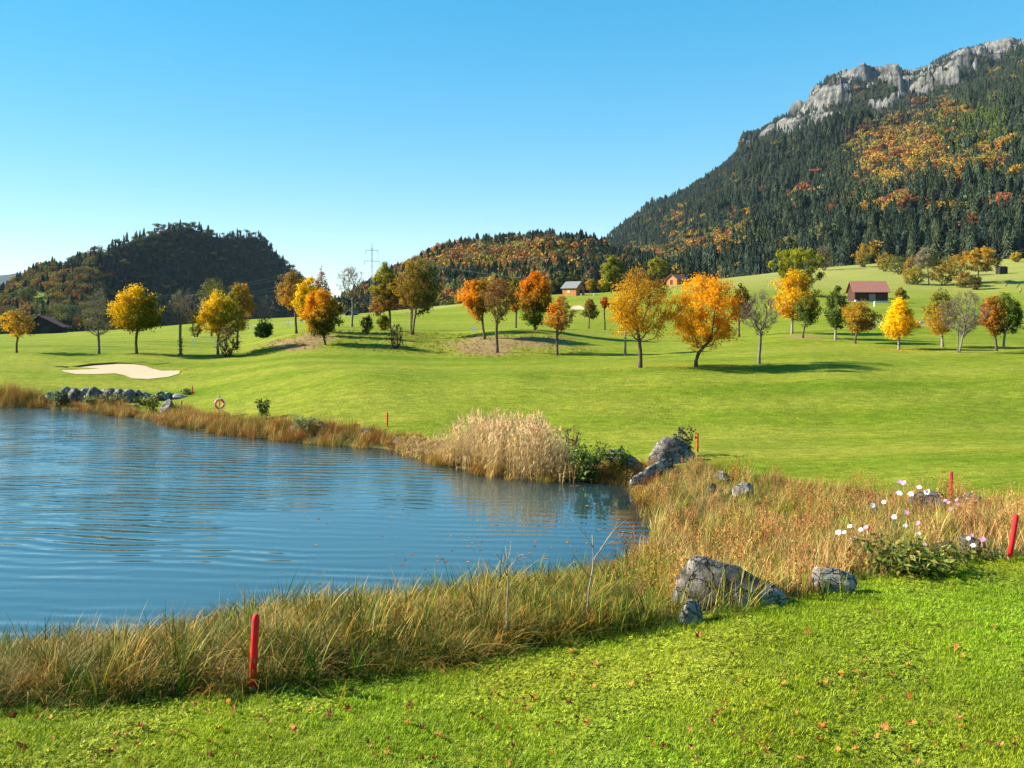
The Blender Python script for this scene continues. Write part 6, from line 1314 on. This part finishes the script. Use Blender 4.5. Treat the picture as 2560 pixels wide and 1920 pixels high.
# ------------------------------------------------------------------ power pylon and cables
M['steel'] = mat_flat('galvanised_steel', (.16, .18, .19), .6, .4, .15)
PD = 420; px0 = (930 - U0) / F * PD; pzb = gz(px0, PD); ptop = CZ + (V0 - 606) / F * PD - pzb
e = bpy.data.objects.new('power_pylon', None); COL.objects.link(e); e.location = (px0, PD, pzb); e.rotation_euler = (0, 0, .5); tag(e, 'tall steel lattice power pylon against the sky', 'pylon')
mb = MB(); wb, wt = 1.0, .26
def leg(sx, sy, f): w_ = wb + (wt - wb) * min(1, f / .8); return np.array([sx * w_, sy * w_, ptop * .93 * f])
for sx in (-1, 1):
    for sy in (-1, 1): mb.tube([leg(sx, sy, f) for f in (0, .5, 1)], .045, 5, False)
for k in range(16):
    f0, f1 = k / 16, (k + 1) / 16
    for (s0, s1) in (((-1, -1), (1, -1)), ((1, -1), (1, 1)), ((1, 1), (-1, 1)), ((-1, 1), (-1, -1))):
        mb.tube([leg(*s0, f0), leg(*s1, f1)], .014, 4, False); mb.tube([leg(*s1, f0), leg(*s0, f1)], .014, 4, False)
link('mast', mb.mesh('mast', M['steel']), e)
mb = MB(); mb.tube([(0, 0, ptop * .92), (0, 0, ptop)], [.12, .05], 5, True); link('spike', mb.mesh('spike', M['steel']), e)
zarm = [(CZ + (V0 - 626) / F * PD - pzb, 3.2), (CZ + (V0 - 653) / F * PD - pzb, 3.9)]; ends = []
for (za, L) in zarm:
    mb = MB(); mb.tube([(-L, 0, za), (L, 0, za)], .09, 5, True); mb.tube([(-L, 0, za), (0, 0, za + .7), (L, 0, za)], .03, 4, True); link('cross_arm', mb.mesh('cross_arm', M['steel']), e)
    for sx in (-1, 1):
        mb = MB(); mb.tube([(sx * L * .97, 0, za), (sx * L * .97, 0, za - 1.8)], [.09, .09], 5, True); link('insulator', mb.mesh('insulator', M['steel']), e)
        cs, sn = math.cos(.5), math.sin(.5); ends.append(np.array([px0 + sx * L * .97 * cs, PD + sx * L * .97 * sn, pzb + za - 1.8]))
M['cable'] = mat_flat('cable', (.3, .32, .34), .5, .5, .05)
CB = [(-150, 765, 330), (-150, 772, 330), (-150, 786, 330), (-150, 793, 330)]; CR = [(2700, 592, 390), (2700, 600, 390), (2700, 625, 390), (2700, 632, 390)]
for i, a in enumerate(ends):
    for tgt, wh in ((CB[i], 'left'), (CR[i], 'right')):
        b = P(*tgt); t = np.linspace(0, 1, 40); sag = (7.5 if wh == 'left' else 19) * 4 * t * (1 - t); pts = a[None] * (1 - t[:, None]) + b[None] * t[:, None]; pts[:, 2] -= sag; mb = MB(); mb.tube(pts, .022, 4, False)
        tag(link('power_cable', mb.mesh('power_cable', M['cable'])), '%s power cable running %s from the pylon' % (['upper far', 'upper near', 'lower far', 'lower near'][i], wh), 'cable', 'power cables')

# ------------------------------------------------------------------ air
mb = MB(); mb.box((0, 2500, 515), (16000, 18000, 1180)); t = NT('haze_air'); t.t.links.new(t.n('ShaderNodeVolumePrincipled', {'Color': (.6, .78, 1, 1), 'Density': HAZE, 'Anisotropy': .0}).outputs[0], t.out.inputs['Volume'])
if HAZE > 0: tag(link('haze', mb.mesh('haze', t.m)), 'thin blue autumn haze', kind='stuff')
